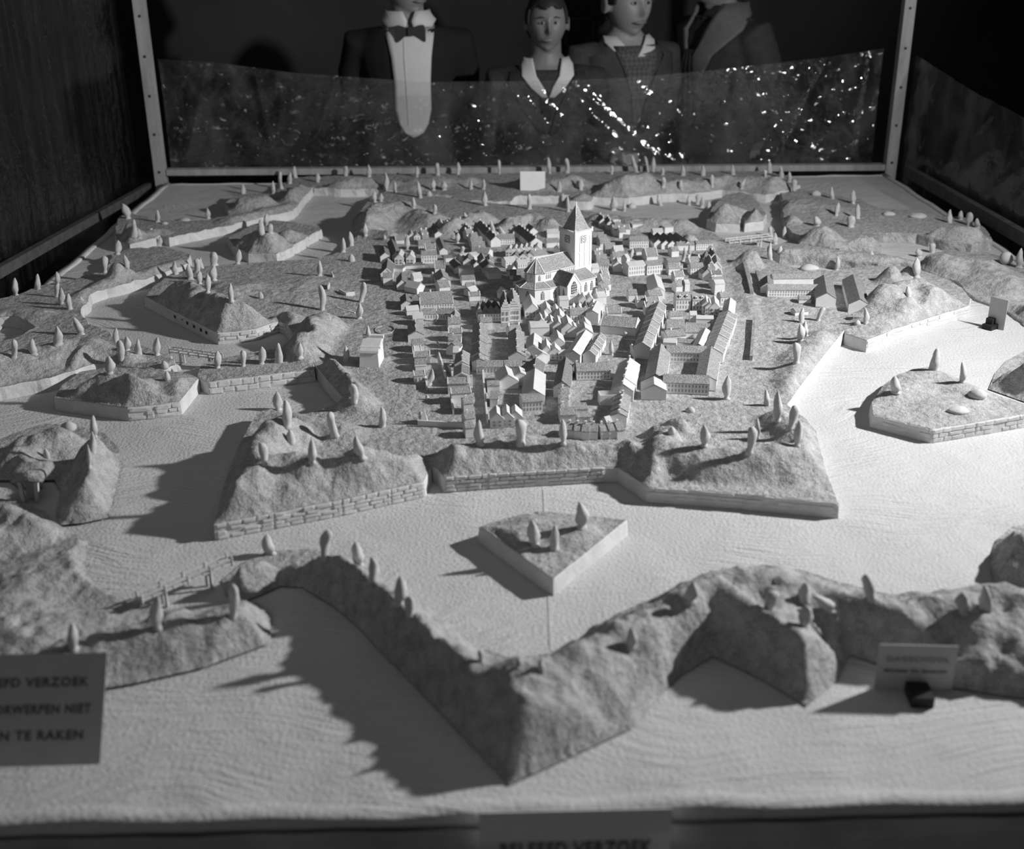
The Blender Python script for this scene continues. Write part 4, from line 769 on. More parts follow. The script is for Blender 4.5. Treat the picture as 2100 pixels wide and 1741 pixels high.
# --- right of the church
row('h' if False else 'i', 'right side of church street', 'far end', '-190 90 -90 85 s 26,-165 125 -60 120 c 26,-150 165 -40 160 w 26,-100 215 10 208 c 26')
K['C'] = (1060, 400, 7.254)
row('C', 'row behind the tower', 'far end', '440 515 622 508 s 26 16 24,428 650 612 640 - 28 14 22,590 755 652 742 C 24 14 22')
row('C', 'row down the right of the tower', 'far end', '1120 560 1292 552 - 24,1200 598 1332 590 w 24,1222 650 1380 640 - 24,1300 718 1455 710 w 24,1120 740 1235 770 s 22,1142 830 1272 818 C 24,1172 888 1332 880 C 24,1185 955 1372 960 w 30,1090 1030 1202 1020 s 26 12 20,1250 1120 1345 1108 p 22,1235 1180 1345 1160 p 22,1262 1262 1352 1240 - 24,1235 1335 1345 1320 - 24,1180 1400 1320 1395 p 26')
row('C', 'large card blocks far right of the tower', 'left', '1420 450 1668 440 p 34 18 27,1705 420 1850 415 fs 26 16 17,1350 320 1390 380 dm 24 15 26,1240 290 1290 340 dm 24 15 26')
row('C', 'second right hand row', 'far end', '1580 590 1762 598 d 30 16 26,1772 620 1882 615 s 30 20 26,1430 760 1572 750 s 26,1412 850 1592 838 C 28 16 26,1480 930 1500 990 s 22,1600 890 1640 880 s 20 20 28')
row('i', 'four slanting dark roofs', 'left', '430 298 565 415 d 22 14 24,548 300 690 428 d 22 14 24,648 302 800 436 d 22 14 24,755 300 935 432 d 22 14 24,850 298 1060 440 d 22 14 24')
row('i', 'far right end of town', 'left', '120 150 285 140 fs 26 17 18,460 238 632 230 s 26 12 18,650 198 790 188 fs 26 16 17,960 295 1060 300 dh 26 10 24,1065 320 1150 360 s 26 12 24,1175 440 1442 430 w 28 17 22')
row('i', 'long block right of the garden', 'left', '25 790 312 762 sw 38 26 32,335 775 592 752 w 38 24 31')
row('i', 'blocks behind the long block', 'left', '80 372 392 364 w 34 20 28,338 560 520 550 p 48 14 30,180 585 320 580 fd 36 9 10')
row('i', 'row left of the dark right street', 'far end', '490 985 560 1200 s 34 20 30,380 1262 602 1248 - 34 20 28,60 1250 205 1245 - 30 16 24,205 1355 345 1350 p 26 18 24,355 1378 565 1368 p 26 18 25,335 1448 500 1440 ph 24 20 29')
row('i', 'row right of the dark street', 'far end', '760 540 880 530 C 26 16 24,860 455 1155 450 - 30 14 20,690 735 895 725 - 40 18 22,720 810 905 800 - 26,795 850 905 845 d 20 16 20,815 940 965 930 p 28 18 28,830 1085 950 1075 C 30 16 28,985 1085 1062 1080 s 26 22 28')
row('i', 'yard right of the dark street', 'far end', '1062 705 1245 695 pc 34 16 26,1080 808 1300 800 w 34 18 26,890 800 985 810 f 26 8 9,1290 910 1360 950 s 18 14 20')
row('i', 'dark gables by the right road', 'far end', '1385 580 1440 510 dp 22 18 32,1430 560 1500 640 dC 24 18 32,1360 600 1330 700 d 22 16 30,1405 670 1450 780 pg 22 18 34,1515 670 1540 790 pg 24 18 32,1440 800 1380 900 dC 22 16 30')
row('i', 'right road row', 'far end', '1430 935 1602 928 dp 24 18 24,1440 1040 1622 1030 C 28 18 25,1480 1090 1645 1080 s 26 26 32,1572 1290 1722 1282 wC 30 24 32')
row('i', 'windowed mansion front', 'left', '845 1290 1090 1285 wD 36 26 38,1115 1325 1335 1318 wD 32 24 34,1350 1330 1365 1440 gs 18 20 30,1405 1385 1425 1470 gs 20 18 28,1490 1345 1505 1460 gs 22 18 30')
# --- centre, below the church
row('q', 'gables under the apse', 'left', '880 300 925 440 sg 34 18 36,1108 400 1135 500 sg 30 16 32,1250 440 1262 510 sg 20 16 28,1305 500 1320 600 sg 24 16 30,1020 570 1055 660 sg 24 16 28,1090 540 1110 640 s 22 14 26')
row('q', 'flat fronts under the transept', 'left', '1300 340 1432 334 s 30 20 24,1452 272 1592 268 s 28 18 24,1640 275 1655 330 sg 20 14 26,1735 275 1750 330 sg 18 14 26,1830 280 1900 270 s 26 14 24,1340 490 1450 480 ws 28 20 24')
row('q', 'gables above the long range', 'left', '1500 480 1515 430 sg 22 14 28,1590 470 1600 420 sg 20 14 28,1680 400 1690 460 dg 18 14 26,1790 420 1800 370 sg 26 16 30')
row('q', 'long range below the transept', 'left', '1460 510 1800 498 cw 34 15 25,1850 400 1780 540 sR2 28 22 30')
row('q', 'gables below the long range', 'left', '1175 600 1195 690 sg 24 18 28,1280 610 1300 700 sg 24 18 30,1405 600 1440 720 s 30 18 32,1505 700 1525 760 s 28 14 26,1575 690 1590 740 s 20 14 24,1665 630 1690 710 s 26 18 30,1660 700 1680 790 s 34 18 30')
row('q', 'left side of the centre garden', 'far end', '880 705 1152 695 s 44 18 24,950 860 935 1030 sR2 32 16 28,935 1050 1075 1150 s 30 16 24,1270 820 1300 930 s 26 14 26')
row('q', 'front gables of the centre garden', 'left', '1118 940 1130 1040 sg 26 14 30,1240 1000 1250 1070 sg 24 14 26,1290 1110 1450 1105 sw 22 12 18,1505 1095 1515 1150 sg 24 14 24')
row('q', 'pale terrace on the centre lane', 'far end', '1690 820 1500 1110 sR3 30 20 30')
row('q', 'diagonal terrace right of the lane', 'far end', '1900 870 1740 1120 pR5 26 16 26')
row('q', 'left garden block', 'far end', '170 640 340 632 C 28 17 24,170 705 165 1230 CR6 32 17 26')
row('q', 'right side of the left garden', 'far end', '570 760 740 740 c 24 14 22,690 790 700 1130 CR3 34 17 28,826 1100 830 1150 hC 34 9 22')
row('q', 'long grainy range closing the left garden', 'left', '120 1262 510 1258 wC 30 15 23,515 1258 925 1245 w 30 15 23')
# --- right of the lower church street
row('j', 'big roofs right of the lane', 'far end', '150 262 330 258 p 28 14 22,100 352 545 388 p 50 17 32,10 60 120 50 s 30 18 26,-5 150 100 140 s 30 18 26')
row('j', 'tall lit terrace left of the right street', 'far end', '812 180 600 700 pR7 34 24 34,470 725 592 716 p 26 14 22')
row('j', 'right street corner block', 'far end', '940 300 1092 292 C 32 18 25,905 405 1135 405 - 48 18 30,880 548 1118 530 C 40 18 25,870 650 1040 660 s 24 16 20')
row('j', 'yard of the right block', 'far end', '1280 355 1502 358 s 24 14 18,1150 445 1462 460 - 26 12 18,1140 510 1320 508 - 28 12 18,1060 640 1260 665 - 24 10 15,1405 515 1312 715 s 26 16 24,1200 300 1290 300 s 22 18 24')
row('j', 'terrace along the right road', 'far end', '1715 130 1690 290 s 26 22 31,1690 295 1500 770 pR8 40 20 29')
row('j', 'courtyard house', 'far wing', '905 735 1415 745 w 34 20 29,838 715 770 1100 - 40 18 30,1475 750 1410 1110 - 40 20 30,865 1098 1452 1120 w 36 21 31')
row('j', 'small house left of the courtyard house', 'left', '745 1130 750 1230 s 46 18 30')
# --- bottom blocks
K['d'] = (960, 720, 5.833)
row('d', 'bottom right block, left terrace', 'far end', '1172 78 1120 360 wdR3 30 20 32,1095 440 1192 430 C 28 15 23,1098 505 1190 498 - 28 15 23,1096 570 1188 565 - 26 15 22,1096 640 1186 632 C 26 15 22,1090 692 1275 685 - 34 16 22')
row('d', 'long windowed hall of the bottom right block', 'left', '1285 150 1690 138 wc 44 17 26')
row('d', 'bottom right block, right terrace', 'far end', '1932 82 1845 395 smR4 42 20 34,1800 405 1922 395 - 34 18 25,1850 500 1800 740 cR4 30 18 26')
row('d', 'bottom row of the right block', 'left', '1180 860 1560 880 CR4 34 15 22,1560 880 1840 850 CR3 34 15 22,1640 790 1680 780 s 22 14 24')
row('d', 'low sheds of the bottom right block', 'left', '1290 660 1420 655 f 30 7 8,1300 760 1450 755 f 26 8 9')
row('d', 'twin gables in the bottom left yard', 'left', '440 175 480 290 s 40 14 28,605 185 630 260 s 40 14 26')
row('d', 'right terrace of the bottom left block', 'far end', '812 80 790 200 dc 34 18 30,800 210 780 460 sR2 42 17 30')
row('d', 'bottom left block, front gables', 'left', '225 360 372 355 - 24 14 19,265 520 360 520 f 40 14 16,335 650 345 745 sg 24 16 28,455 640 465 735 sg 24 16 28,560 640 565 720 sg 24 16 28,630 545 872 530 w 40 20 24')
row('w', 'right terrace of the bottom left corner block', 'far end', '1112 345 1250 338 C 26,1120 470 1272 464 pC 28 18 25,1120 555 1270 555 C 26 18 24,1160 640 1215 590 d 26 14 26,1180 680 1240 680 s 30 14 22,1285 730 1275 850 pC 28 20 28,1275 880 1270 990 pd 30 20 27,1130 890 1215 880 - 30 12 18,1112 1042 1345 1035 p 30 20 27,1145 1165 1372 1150 p 26 20 26,1280 1275 1390 1265 C 28 20 26,1292 1445 1412 1432 C 30 19 25,1300 1560 1400 1550 - 26 18 23')
row('w', 'left terrace of the bottom left corner block', 'far end', '705 290 830 285 s 28 14 24,740 370 745 500 CR2 34 14 24,695 595 832 588 - 34 15 23,725 675 800 670 ps 30 13 22,722 742 905 735 p 28 14 21,728 825 862 818 - 28 12 18,735 880 860 872 fs 24 10 11,718 965 842 955 pw 24 14 20')
def more_walls():
    for q, lb in (([(857, 872), (950, 877)], 'low card wall closing the bottom left corner block'), ([(924, 815), (930, 850)], 'tall thin card wall inside the bottom left corner block'), ([(990, 765), (1000, 868)], 'long card wall beside the bottom left lane'),
                  ([(873, 780), (876, 800)], 'short curved card wall in the corner block'), ([(905, 745), (914, 775)], 'card wall by the shaded yard of the corner block')):
        wall_run(q, ZG, .012, .003, lb)
    b = G(870, 868, ZG); o = thing('card_tent', 'small white pointed card tent in the bottom left corner yard', 'tent', b)
    MB().add([(-.008,-.006,0),(.008,-.006,0),(.007,.008,0),(-.007,.008,0),(0,.001,.032)], [(3,2,1,0),(0,1,4),(1,2,4),(2,3,4),(3,0,4)]).build('tent_body', M_CARDW, o)
    b = G(1250, 826, ZG); o = thing('open_card_box', 'open topped card box in the yard of the bottom right block', 'box', b, .08)
    for x0, x1, y0, y1 in ((-.02, .02, -.012, -.0105), (-.02, .02, .0105, .012), (-.02, -.0185, -.0105, .0105), (.0185, .02, -.0105, .0105)): MB().box(x0, x1, y0, y1, 0, .020).build('side_panel', M_CARD, o)
    MB().box(-.0185, .0185, -.0105, .0105, 0, .002).build('bottom_panel', M_CARD, o)
more_walls()
# --- barracks on the east bastion
row('K', 'barracks of the east bastion', 'far range', '480 478 1060 470 - 30 14 22,425 600 1080 604 w 34 16 25,1098 490 1135 700 d 44 20 34,425 495 430 580 d 30 14 26')
row('K', 'small sheds by the barracks', 'left', '800 735 945 738 - 26 9 14,735 890 895 875 - 22 8 13,1450 945 1580 955 - 24 9 14')
row('K', 'second barrack block of the east bastion', 'left', '1445 485 1530 775 d 46 18 32')
# ------------------------------------------------------------ the church
def church():
    O = G(1060+290/7.254, 400+945/7.254, .028+.096); rz = math.radians(38.5)
    t = thing('model_church', 'white card church with a tall clock tower and pointed spire, towering over the houses', 'model church', (O[0], O[1], ZG), rz)
    # local x runs along the nave to the tower, local -y is the side seen from the front right
    Y = -1
    MB().add([(0,-.027,0),(.098,-.027,0),(.098,.027,0),(0,.027,0),(0,-.027,.068),(.098,-.027,.068),(.098,.027,.068),(0,.027,.068),(0,0,.095),(.098,0,.095)],
        [(0,1,5,4),(2,3,7,6),(1,2,6,9,5),(3,0,4,8,7)]).build('nave_walls', M_CARDW, t)
    def slab(vs, th=.0018):
        n = len(vs); return [tuple(v) for v in vs]+[(v[0], v[1], v[2]+th) for v in vs], [tuple(range(n)), tuple(range(2*n-1, n-1, -1))]+[(i, n+i, n+(i+1) % n, (i+1) % n) for i in range(n)]
    mb = MB()
    for sy in (-1, 1): mb.add(*slab([(-.001, sy*.029, .0665), (.098, sy*.029, .0665), (.098, 0, .096), (-.001, 0, .096)]))
    mb.build('nave_roof', M_ROOF, t)
    # polygonal apse
    R = .027; ang = [math.radians(a) for a in (90, 135, 180, 225, 270)]; pts = [(R*1.05*math.cos(a), R*math.sin(a)) for a in ang]
    mb = MB(); n = len(pts); mb.add([(x, y, 0) for x, y in pts]+[(x, y, .068) for x, y in pts], [(i, i+1, n+i+1, n+i) for i in range(n-1)]); mb.build('apse_walls', M_CARDW, t)
    mb = MB()
    for i in range(n-1): mb.add(*slab([(pts[i][0]*1.06, pts[i][1]*1.06, .067), (pts[i+1][0]*1.06, pts[i+1][1]*1.06, .067), (0, 0, .096)]))
    mb.build('apse_roof', M_ROOF, t)
    mb = MB()
    for x, y in pts: mb.bar((x*1.06, y*1.06, .0690), (0, 0, .0985), .0016, .0014)
    mb.bar((0, 0, .0985), (.098, 0, .0985), .0018, .0014); mb.bar((0, -.0292, .069), (.098, -.0292, .069), .0014, .0014); mb.build('ridge_trim', M_CARDW, t)
    # ambulatory round the apse and along the side
    R2 = .050; p2 = [(.030, R2)]+[(R2*math.cos(a), R2*math.sin(a)) for a in ang]+[(.026, -R2)]; p1 = [(.030, R)]+pts+[(.026, -R)]; n = len(p2)
    mb = MB(); mb.add([(x, y, 0) for x, y in p2]+[(x, y, .036) for x, y in p2], [(i, i+1, n+i+1, n+i) for i in range(n-1)]); mb.build('ambulatory_walls', M_CARDW, t)
    mb = MB()
    for i in range(n-1): mb.add(*slab([(p2[i][0]*1.03, p2[i][1]*1.03, .0355), (p2[i+1][0]*1.03, p2[i+1][1]*1.03, .0355), (*p1[i+1], .046), (*p1[i], .046)]))
    mb.build('ambulatory_roof', M_ROOF, t)
    mb = MB()
    for i in range(n):
        mb.bar((p2[i][0]*1.03, p2[i][1]*1.03, .0376), (p1[i][0], p1[i][1], .0480), .0015, .0014)
        if i < n-1: mb.bar((p2[i][0]*1.03, p2[i][1]*1.03, .0374), (p2[i+1][0]*1.03, p2[i+1][1]*1.03, .0374), .0014, .0014)
    mb.build('ambulatory_trim', M_CARDW, t)
    # transept
    x0, x1, yb, e, r = .026, .066, -.080, .042, .068; xm = (x0+x1)/2
    MB().add([(x0,yb,0),(x1,yb,0),(x1,-.02,0),(x0,-.02,0),(x0,yb,e),(x1,yb,e),(x1,-.02,e),(x0,-.02,e),(xm,yb,r),(xm,-.02,r)], [(0,1,5,8,4),(1,2,6,5),(3,0,4,7),(2,3,7,9,6)]).build('transept_walls', M_CARDW, t)
    mb = MB()
    for sx in (-1, 1): mb.add(*slab([(xm+sx*.0215, yb+.001, e-.002), (xm+sx*.0215, -.016, e-.002), (xm, -.016, r), (xm, yb+.001, r)]))
    mb.build('transept_roof', M_ROOF2, t)
    mb = MB()
    for sx in (-1, 1): mb.bar((xm+sx*.0215, yb, e-.0005), (xm, yb, r+.0016), .0024, .003)
    mb.bar((xm, yb, r+.0016), (xm, -.02, r+.0016), .0016, .0014); mb.build('gable_trim', M_CARDW, t)
    # side aisle beyond the transept
    mb = MB(); mb.box(x1, .128, -.066, -.027, 0, .042); mb.build('aisle_walls', M_CARDW, t)
    mb = MB(); mb.add(*slab([(x1-.001, -.068, .041), (.130, -.068, .041), (.130, -.027, .057), (x1-.001, -.027, .057)])); mb.build('aisle_roof', M_ROOF, t)
    mb = MB(); mb.bar((x1, -.068, .043), (.130, -.068, .043), .0016, .0014); mb.bar((.130, -.068, .043), (.130, -.027, .059), .0016, .0014); mb.build('aisle_trim', M_CARDW, t)
    MB().box(.040, .128, .027, .055, 0, .036).build('far_aisle_walls', M_CARDW, t)
    # tower
    a0, a1, b0, b1, zt = .096, .150, -.028, .026, .145
    MB().box(a0, a1, b0, b1, 0, zt).build('tower_shaft', M_CARDW, t)
    mb = MB(); c = ((a0+a1)/2, (b0+b1)/2)
    for (p, q) in (((a0, b0), (a1, b0)), ((a1, b0), (a1, b1)), ((a1, b1), (a0, b1)), ((a0, b1), (a0, b0))):
        for i in range(12):
            u0, u1 = i/12, (i+.62)/12; P = [(p[0]+(q[0]-p[0])*u, p[1]+(q[1]-p[1])*u, zt+.0035) for u in (u0, u1)]; mb.bar(P[0], P[1], .0016, .0035)
        mb.bar((p[0], p[1], zt+.0006), (q[0], q[1], zt+.0006), .003, .0022)
        mb.bar((p[0], p[1], zt-.002), (p[0], p[1], zt+.0085), .0036, .0036)
    mb.build('parapet', M_CARDW, t)
    h = .0225; zz = [(h, zt+.0010), (h*.97, zt+.004), (h*.5, zt+.034), (h*.02, zt+.060)]
    sq = lambda s: [(s, s), (-s, s), (-s, -s), (s, -s)]
    oc = lambda s: [(s*x, s*y) for x, y in ((1, .42), (.42, 1), (-.42, 1), (-1, .42), (-1, -.42), (-.42, -1), (.42, -1), (1, -.42))]
    MB().rings([[(c[0]+x, c[1]+y, z) for x, y in sq(s)] for s, z in zz]).build('spire', M_ROOF, t)
    mb = MB()
    for x, y in sq(h): mb.bar((c[0]+x*.98, c[1]+y*.98, zt+.003), (c[0], c[1], zt+.0615), .0013, .0013)
    mb.bar((c[0], c[1], zt+.058), (c[0], c[1], zt+.067), .0016, .0016); mb.build('spire_ribs', M_CARDW, t)
    # clock faces and blind arches on the two visible tower sides
    def plate(axis, u, z, w, hh, th, nm, mtl, off=0.0):
        if axis == 'y': MB().box(u-w, u+w, b0-th-off, b0-off, z-hh, z+hh).build(nm, mtl, t)
        else: MB().box(a0-th-off, a0-off, c[1]+u-w, c[1]+u+w, z-hh, z+hh).build(nm, mtl, t)
    for axis, u0 in (('y', c[0]), ('x', 0.0)):
        u = u0; plate(axis, u, .128, .0085, .0085, .0006, 'clock_border', M_INK); plate(axis, u, .128, .0075, .0075, .0005, 'clock_face', M_CARD, .0006)
        mb = MB(); n = 20
        for i in range(n):
            A, B = 2*math.pi*i/n, 2*math.pi*(i+1)/n; R3 = .0062
            P = lambda a, rr=R3: (u+rr*math.cos(a), b0-.0013, .128+rr*math.sin(a)) if axis == 'y' else (a0-.0013, c[1]+u+rr*math.cos(a), .128+rr*math.sin(a))
            mb.bar(P(A), P(B), .0007, .0007)
        mb.bar(P(.9, .0), P(.9, .0045), .0008, .0008); mb.bar(P(2.6, .0), P(2.6, .0055), .0008, .0008); mb.bar(P(4.4, .001), P(5.6, .005), .0008, .0008)
        mb.build('clock_hands', M_INK, t)
    mb = MB()
    for k, du in enumerate((-.016, 0, .016)):
        for z0, z1 in ((.062, .094), (.098, .118 if k == 1 else .132)):
            u = c[0]+du; mb.bar((u+.0035, b0-.0003, z0), (u+.0035, b0-.0003, z1), .0007, .0006); mb.bar((u+.0035, b0-.0003, z1), (u+.001, b0-.0003, z1+.003), .0007, .0006)
    mb.build('blind_arches', M_GREYINK, t)
    # gothic windows: dark pointed panes with white glazing bars
    def gothic(p, d, w, z0, z1, bars=2):
        d = Vector(d).normalized(); p = Vector(p); nrm = Vector((d.y, -d.x, 0)); hgt = z1-z0; prof = [(-1, 0), (1, 0), (1, .6), (.72, .8), (.38, .92), (0, 1), (-.38, .92), (-.72, .8), (-1, .6)]
        vs = [p+d*(x*w)+Vector((0, 0, z0+y*hgt))+nrm*o for o in (.0002, .0006) for x, y in prof]; n = len(prof)
        MB().add(vs, [tuple(range(n-1, -1, -1)), tuple(range(n, 2*n))]+[(i, (i+1) % n, n+(i+1) % n, n+i) for i in range(n)]).build('window', M_INK, t)
        mb = MB()
        for k in range(bars): x = -1+2*(k+1)/(bars+1); mb.bar(p+d*(x*w)+Vector((0, 0, z0))+nrm*.0008, p+d*(x*w)+Vector((0, 0, z0+hgt*(.97-.25*abs(x))))+nrm*.0008, .0007, .0006)
        for k in range(4): z = z0+hgt*(k+.8)/5; mb.bar(p-d*w+Vector((0, 0, z))+nrm*.0008, p+d*w+Vector((0, 0, z))+nrm*.0008, .0006, .0006)
        mb.build('glazing_bars', M_CARDW, t)
    for x in (.008, .014, .020, .073, .080, .087, .093): gothic((x, -.027, 0), (1, 0, 0), .0019, .053, .065, 1)
    gothic((xm, yb, 0), (1, 0, 0), .0090, .022, .052, 3); gothic((xm+.0145, yb, 0), (1, 0, 0), .0014, .015, .03, 1)
    for x in (.078, .097, .116): gothic((x, -.066, 0), (1, 0, 0), .0042, .014, .037, 2)
    for i in range(1, len(p2)-1):
        A, B = p2[i], p2[i+1]; mm_ = ((A[0]+B[0])/2, (A[1]+B[1])/2, 0); gothic(mm_, (B[0]-A[0], B[1]-A[1], 0), .0042, .012, .032, 2)
    for i in range(len(pts)-1):
        A, B = pts[i], pts[i+1]; gothic(((A[0]+B[0])/2, (A[1]+B[1])/2, 0), (B[0]-A[0], B[1]-A[1], 0), .0024, .051, .065, 1)
    for y in (-.035, -.050, -.066): gothic((x0, y, 0), (0, -1, 0), .0026, .014, .036, 1)
church()
# ------------------------------------------------------------ cards
def lettering(txt, parent, loc, rot, size, mtl, width=None, bold=.0, name='lettering', outline=False, hgt=None):
    cu = bpy.data.curves.new(name, 'FONT'); cu.body = txt; cu.size = size; cu.align_x = 'CENTER'; cu.align_y = 'CENTER'; cu.extrude = .0002; cu.offset = bold; cu.space_character = 1.12; cu.resolution_u = 3
    if outline: cu.fill_mode = 'NONE'; cu.bevel_depth = .00028; cu.bevel_resolution = 0
    tmp = bpy.data.objects.new(name, cu); COL.objects.link(tmp); bpy.context.view_layer.update()
    me = bpy.data.meshes.new_from_object(tmp.evaluated_get(bpy.context.evaluated_depsgraph_get())); bpy.data.objects.remove(tmp); me.materials.clear(); me.materials.append(mtl)
    co = np.empty(len(me.vertices)*3); me.vertices.foreach_get('co', co); co = co.reshape(-1, 3)
    if width: co[:, 0] *= width/np.ptp(co[:, 0])
    if hgt: co[:, 1] *= hgt/np.ptp(co[:, 1])
    me.vertices.foreach_set('co', co.ravel()); me.update(); o = bpy.data.objects.new(name, me); COL.objects.link(o); o.parent = parent; o.location = loc; o.rotation_euler = rot
    return o
def card(base, w, h, elev, rz, label, mtl, name='place_card', th=.0012):
    """card whose lower edge midpoint is base; elev 90 = upright, smaller leans back"""
    t = thing(name, label, 'card', base, rz); e = math.radians(elev)
    a = Vector((0, math.cos(e), math.sin(e))); n = Vector((0, -math.sin(e), math.cos(e)))
    vs = []
    for o in (0, -th):
        for x, u in ((-w/2, 0), (w/2, 0), (w/2, h), (-w/2, h)): vs.append(Vector((x, 0, 0))+a*u+n*o)
    MB().add(vs, [(0,1,2,3),(7,6,5,4),(0,4,5,1),(1,5,6,2),(2,6,7,3),(3,7,4,0)]).build('panel', mtl, t)
    def put(txt, x, u, width, size, m_, bold=0, outline=False, hgt=None): return lettering(txt, t, Vector((x, 0, 0))+a*u+n*.0004, (e, 0, 0), size, m_, width, bold, 'lettering', outline, hgt)
    return t, put
M_CARDG = mat('sign_card', .44, .8, .04, 40); M_SIGNINK = mat('sign_ink', .10, .8); M_SIGNINK2 = mat('pale_sign_ink', .30, .8)
# big notice at the lower left, leaning back
br = G(205, 1562, .003); best = None
for e in range(14, 60):
    ee = math.radians(e); d = np.array([0, math.cos(ee), math.sin(ee)])
    for L in np.arange(.04, .30, .004):
        P = br+d*L-CAM; z = P@FW; x, y = CX+F_*(P@RT)/z, CY-F_*(P@UP)/z
        c = abs(y-1335)+.5*abs(x-252)
        if best is None or c < best[0]: best = (c, e, L)
_, el, hh = best; el = 52
dp = (br-CAM)@FW; ww = 335*dp/F_
P = None
for L in np.arange(.04, .30, .002):
    ee = math.radians(el); Q = br+np.array([0, math.cos(ee), math.sin(ee)])*L-CAM
    if CY-F_*(Q@UP)/(Q@FW) < 1335: hh = L; break
t, put = card((br[0]-ww/2, br[1], .0008), ww, hh, el, 0.0, 'large notice card with three bold text lines leaning at the lower left corner', M_CARDG, 'notice_card')
put('BELEEFD VERZOEK', ww*.015, hh*.735, ww*.76, .012, M_SIGNINK, .0004, False, .0105)
put('DE VOORWERPEN NIET', ww*.01, hh*.49, ww*.82, .012, M_SIGNINK, .0004, False, .0105)
put('AAN TE RAKEN', ww*.068, hh*.255, ww*.64, .012, M_SIGNINK, .0004, False, .0105)
t_ = MB(); t_.bar((0, hh*.55*math.cos(math.radians(el))+.002, hh*.5*math.sin(math.radians(el))), (0, hh*.95, .0008), .02, .0015); t_.build('prop', M_CARDG, t)
def standing(tl, tr, br_, bl, zb, label, mtl, block=None, blockw=None, name='place_card'):
    B0, B1 = G(*bl, zb), G(*br_, zb); w = np.linalg.norm((B1-B0)[:2]); T0, T1 = over(B0, *tl), over(B1, *tr); h = ((T0-B0)[2]+(T1-B1)[2])/2
    m_ = (B0+B1)/2; rz = math.atan2(B1[1]-B0[1], B1[0]-B0[0]); t, put = card((m_[0], m_[1], zb+.0006), w, h, 90, rz, label, mtl, name)
    return t, put, w, h, rz, m_
t, put, w, h, rz, m_ = standing((1796, 1322), (1957, 1327), (1951, 1416), (1792, 1412), 0, 'small printed place card in a black block on the foreground plain at right', M_CARDG)
put('DAGSCHOOL', .001, h*.68, w*.80, .010, M_SIGNINK2, .0, True, .0075); put('Minister De Savornin', .0, h*.42, w*.80, .006, M_SIGNINK, .0002, False, .0052)
q = G(1873, 1448, 0); MB().box(-.013, .013, -.034, -.002, -.0003, .013).build('holder_block', M_BLACK, t, False, (.002, -.002, 0))
t, put, w, h, rz, m_ = standing((2033, 602), (2067, 623), (2058, 678), (2023, 668), 0, 'blank pale card held upright by a black block on the bright water at right', M_CARDG)
bx = MB(); bx.box(-.012, .012, -.024, .002, -.0003, .010); bx.box(-.012, .004, -.012, .002, .010, .022); bx.build('holder_block', M_BLACK, t, False, (-w*.12, -.001, 0))
b0 = hit(1093, 391)
t, put, w, h, rz, m_ = standing((1066, 353), (1119, 351), (1118, 391), (1067, 391), float(b0[2]), 'blank white card standing among trees on the far slopes behind the church', M_CARDW)
# notice on the cloth in front of the table
a = atY(982, 1664, TY0-.03); b = atY(1377, 1672, TY0-.03); w = b[0]-a[0]
t = thing('notice_card', 'pale notice card hanging on the front of the table, cut by the lower edge', 'card', ((a[0]+b[0])/2, TY0-.031, -.20))
MB().box(-w/2, w/2, -.0012, 0, a[2]+.20-.15, a[2]+.20).build('panel', M_CARDW, t)
tz = atY(1180, 1738, TY0-.03)[2]
lettering('BELEEFD VERZOEK', t, (0, -.0018, tz+.20), (math.pi/2, 0, 0), .02, M_SIGNINK, w*.80, .0006, 'lettering', False, .019)
lettering('NIET AANRAKEN', t, (0, -.0018, tz+.20-.05), (math.pi/2, 0, 0), .02, M_SIGNINK, w*.7, .0006, 'lettering', False, .019)
def ffront(u, v):
    x = TX0+(TX1-TX0)*u; z = -.22+.212*v; d = .006*fbm(np.array([x]), np.array([z*.6]), 10, 3)[0]+.008*math.sin(x*7)*(1-v)
    return (x, TY0-.042+d-.01*(1-v), z)
film('plastic_film', 'glossy plastic film hanging down the front of the table over the notice card', 160, 10, ffront, film_material('front_plastic_film', 14, .07, .3, None, .06))

# ------------------------------------------------------------ the visitors behind the table
def head_dirs(nu, nv):
    D = []
    for j in range(nv+1):
        f = math.pi*j/nv
        for i in range(nu): a = 2*math.pi*i/nu; D.append((math.sin(f)*math.cos(a), math.sin(f)*math.sin(a), math.cos(f)))
    return np.array(D)
def head_points(D, hl, grow=1.0):
    x, y, z = D[:, 0], D[:, 1], D[:, 2]; rx, ry, rz = .335*hl, .40*hl, .5*hl
    dn = np.clip(-z, 0, 1); X = rx*x*(1-.30*dn**1.4); Yy = ry*y*(1-.10*dn); Z = rz*z; fr = np.clip(-y, 0, 1)
    g = lambda cx, cz, sx, sz: np.exp(-((x-cx)/sx)**2-((z-cz)/sz)**2)*(fr > .1)
    Yy = Yy-hl*(.120*g(0, -.20, .11, .13)+.055*g(0, .02, .09, .18)+.030*g(0, -.56, .25, .07)+.024*g(0, -.44, .24, .05)+.045*g(0, -.83, .28, .16)+.020*g(0, .22, .55, .10))
    Yy = Yy+hl*(.040*g(.33, .05, .17, .11)+.040*g(-.33, .05, .17, .11)+.020*g(0, -.69, .3, .06))
    Yy = Yy-hl*.016*(g(.5, -.25, .2, .2)+g(-.5, -.25, .2, .2))
    P = np.column_stack([X, Yy, Z]); return P*grow
def grid_faces(nu, nv): return [(j*nu+i, (j+1)*nu+i, (j+1)*nu+(i+1) % nu, j*nu+(i+1) % nu) for j in range(nv) for i in range(nu)]
TORSO = [(.47,.088,.064,0),(.52,.095,.068,0),(.60,.080,.057,0),(.70,.096,.066,-.002),(.765,.108,.066,0),(.80,.098,.058,.004),(.825,.062,.046,.006),(.85,.039,.038,.004),(.90,.037,.040,-.002)]
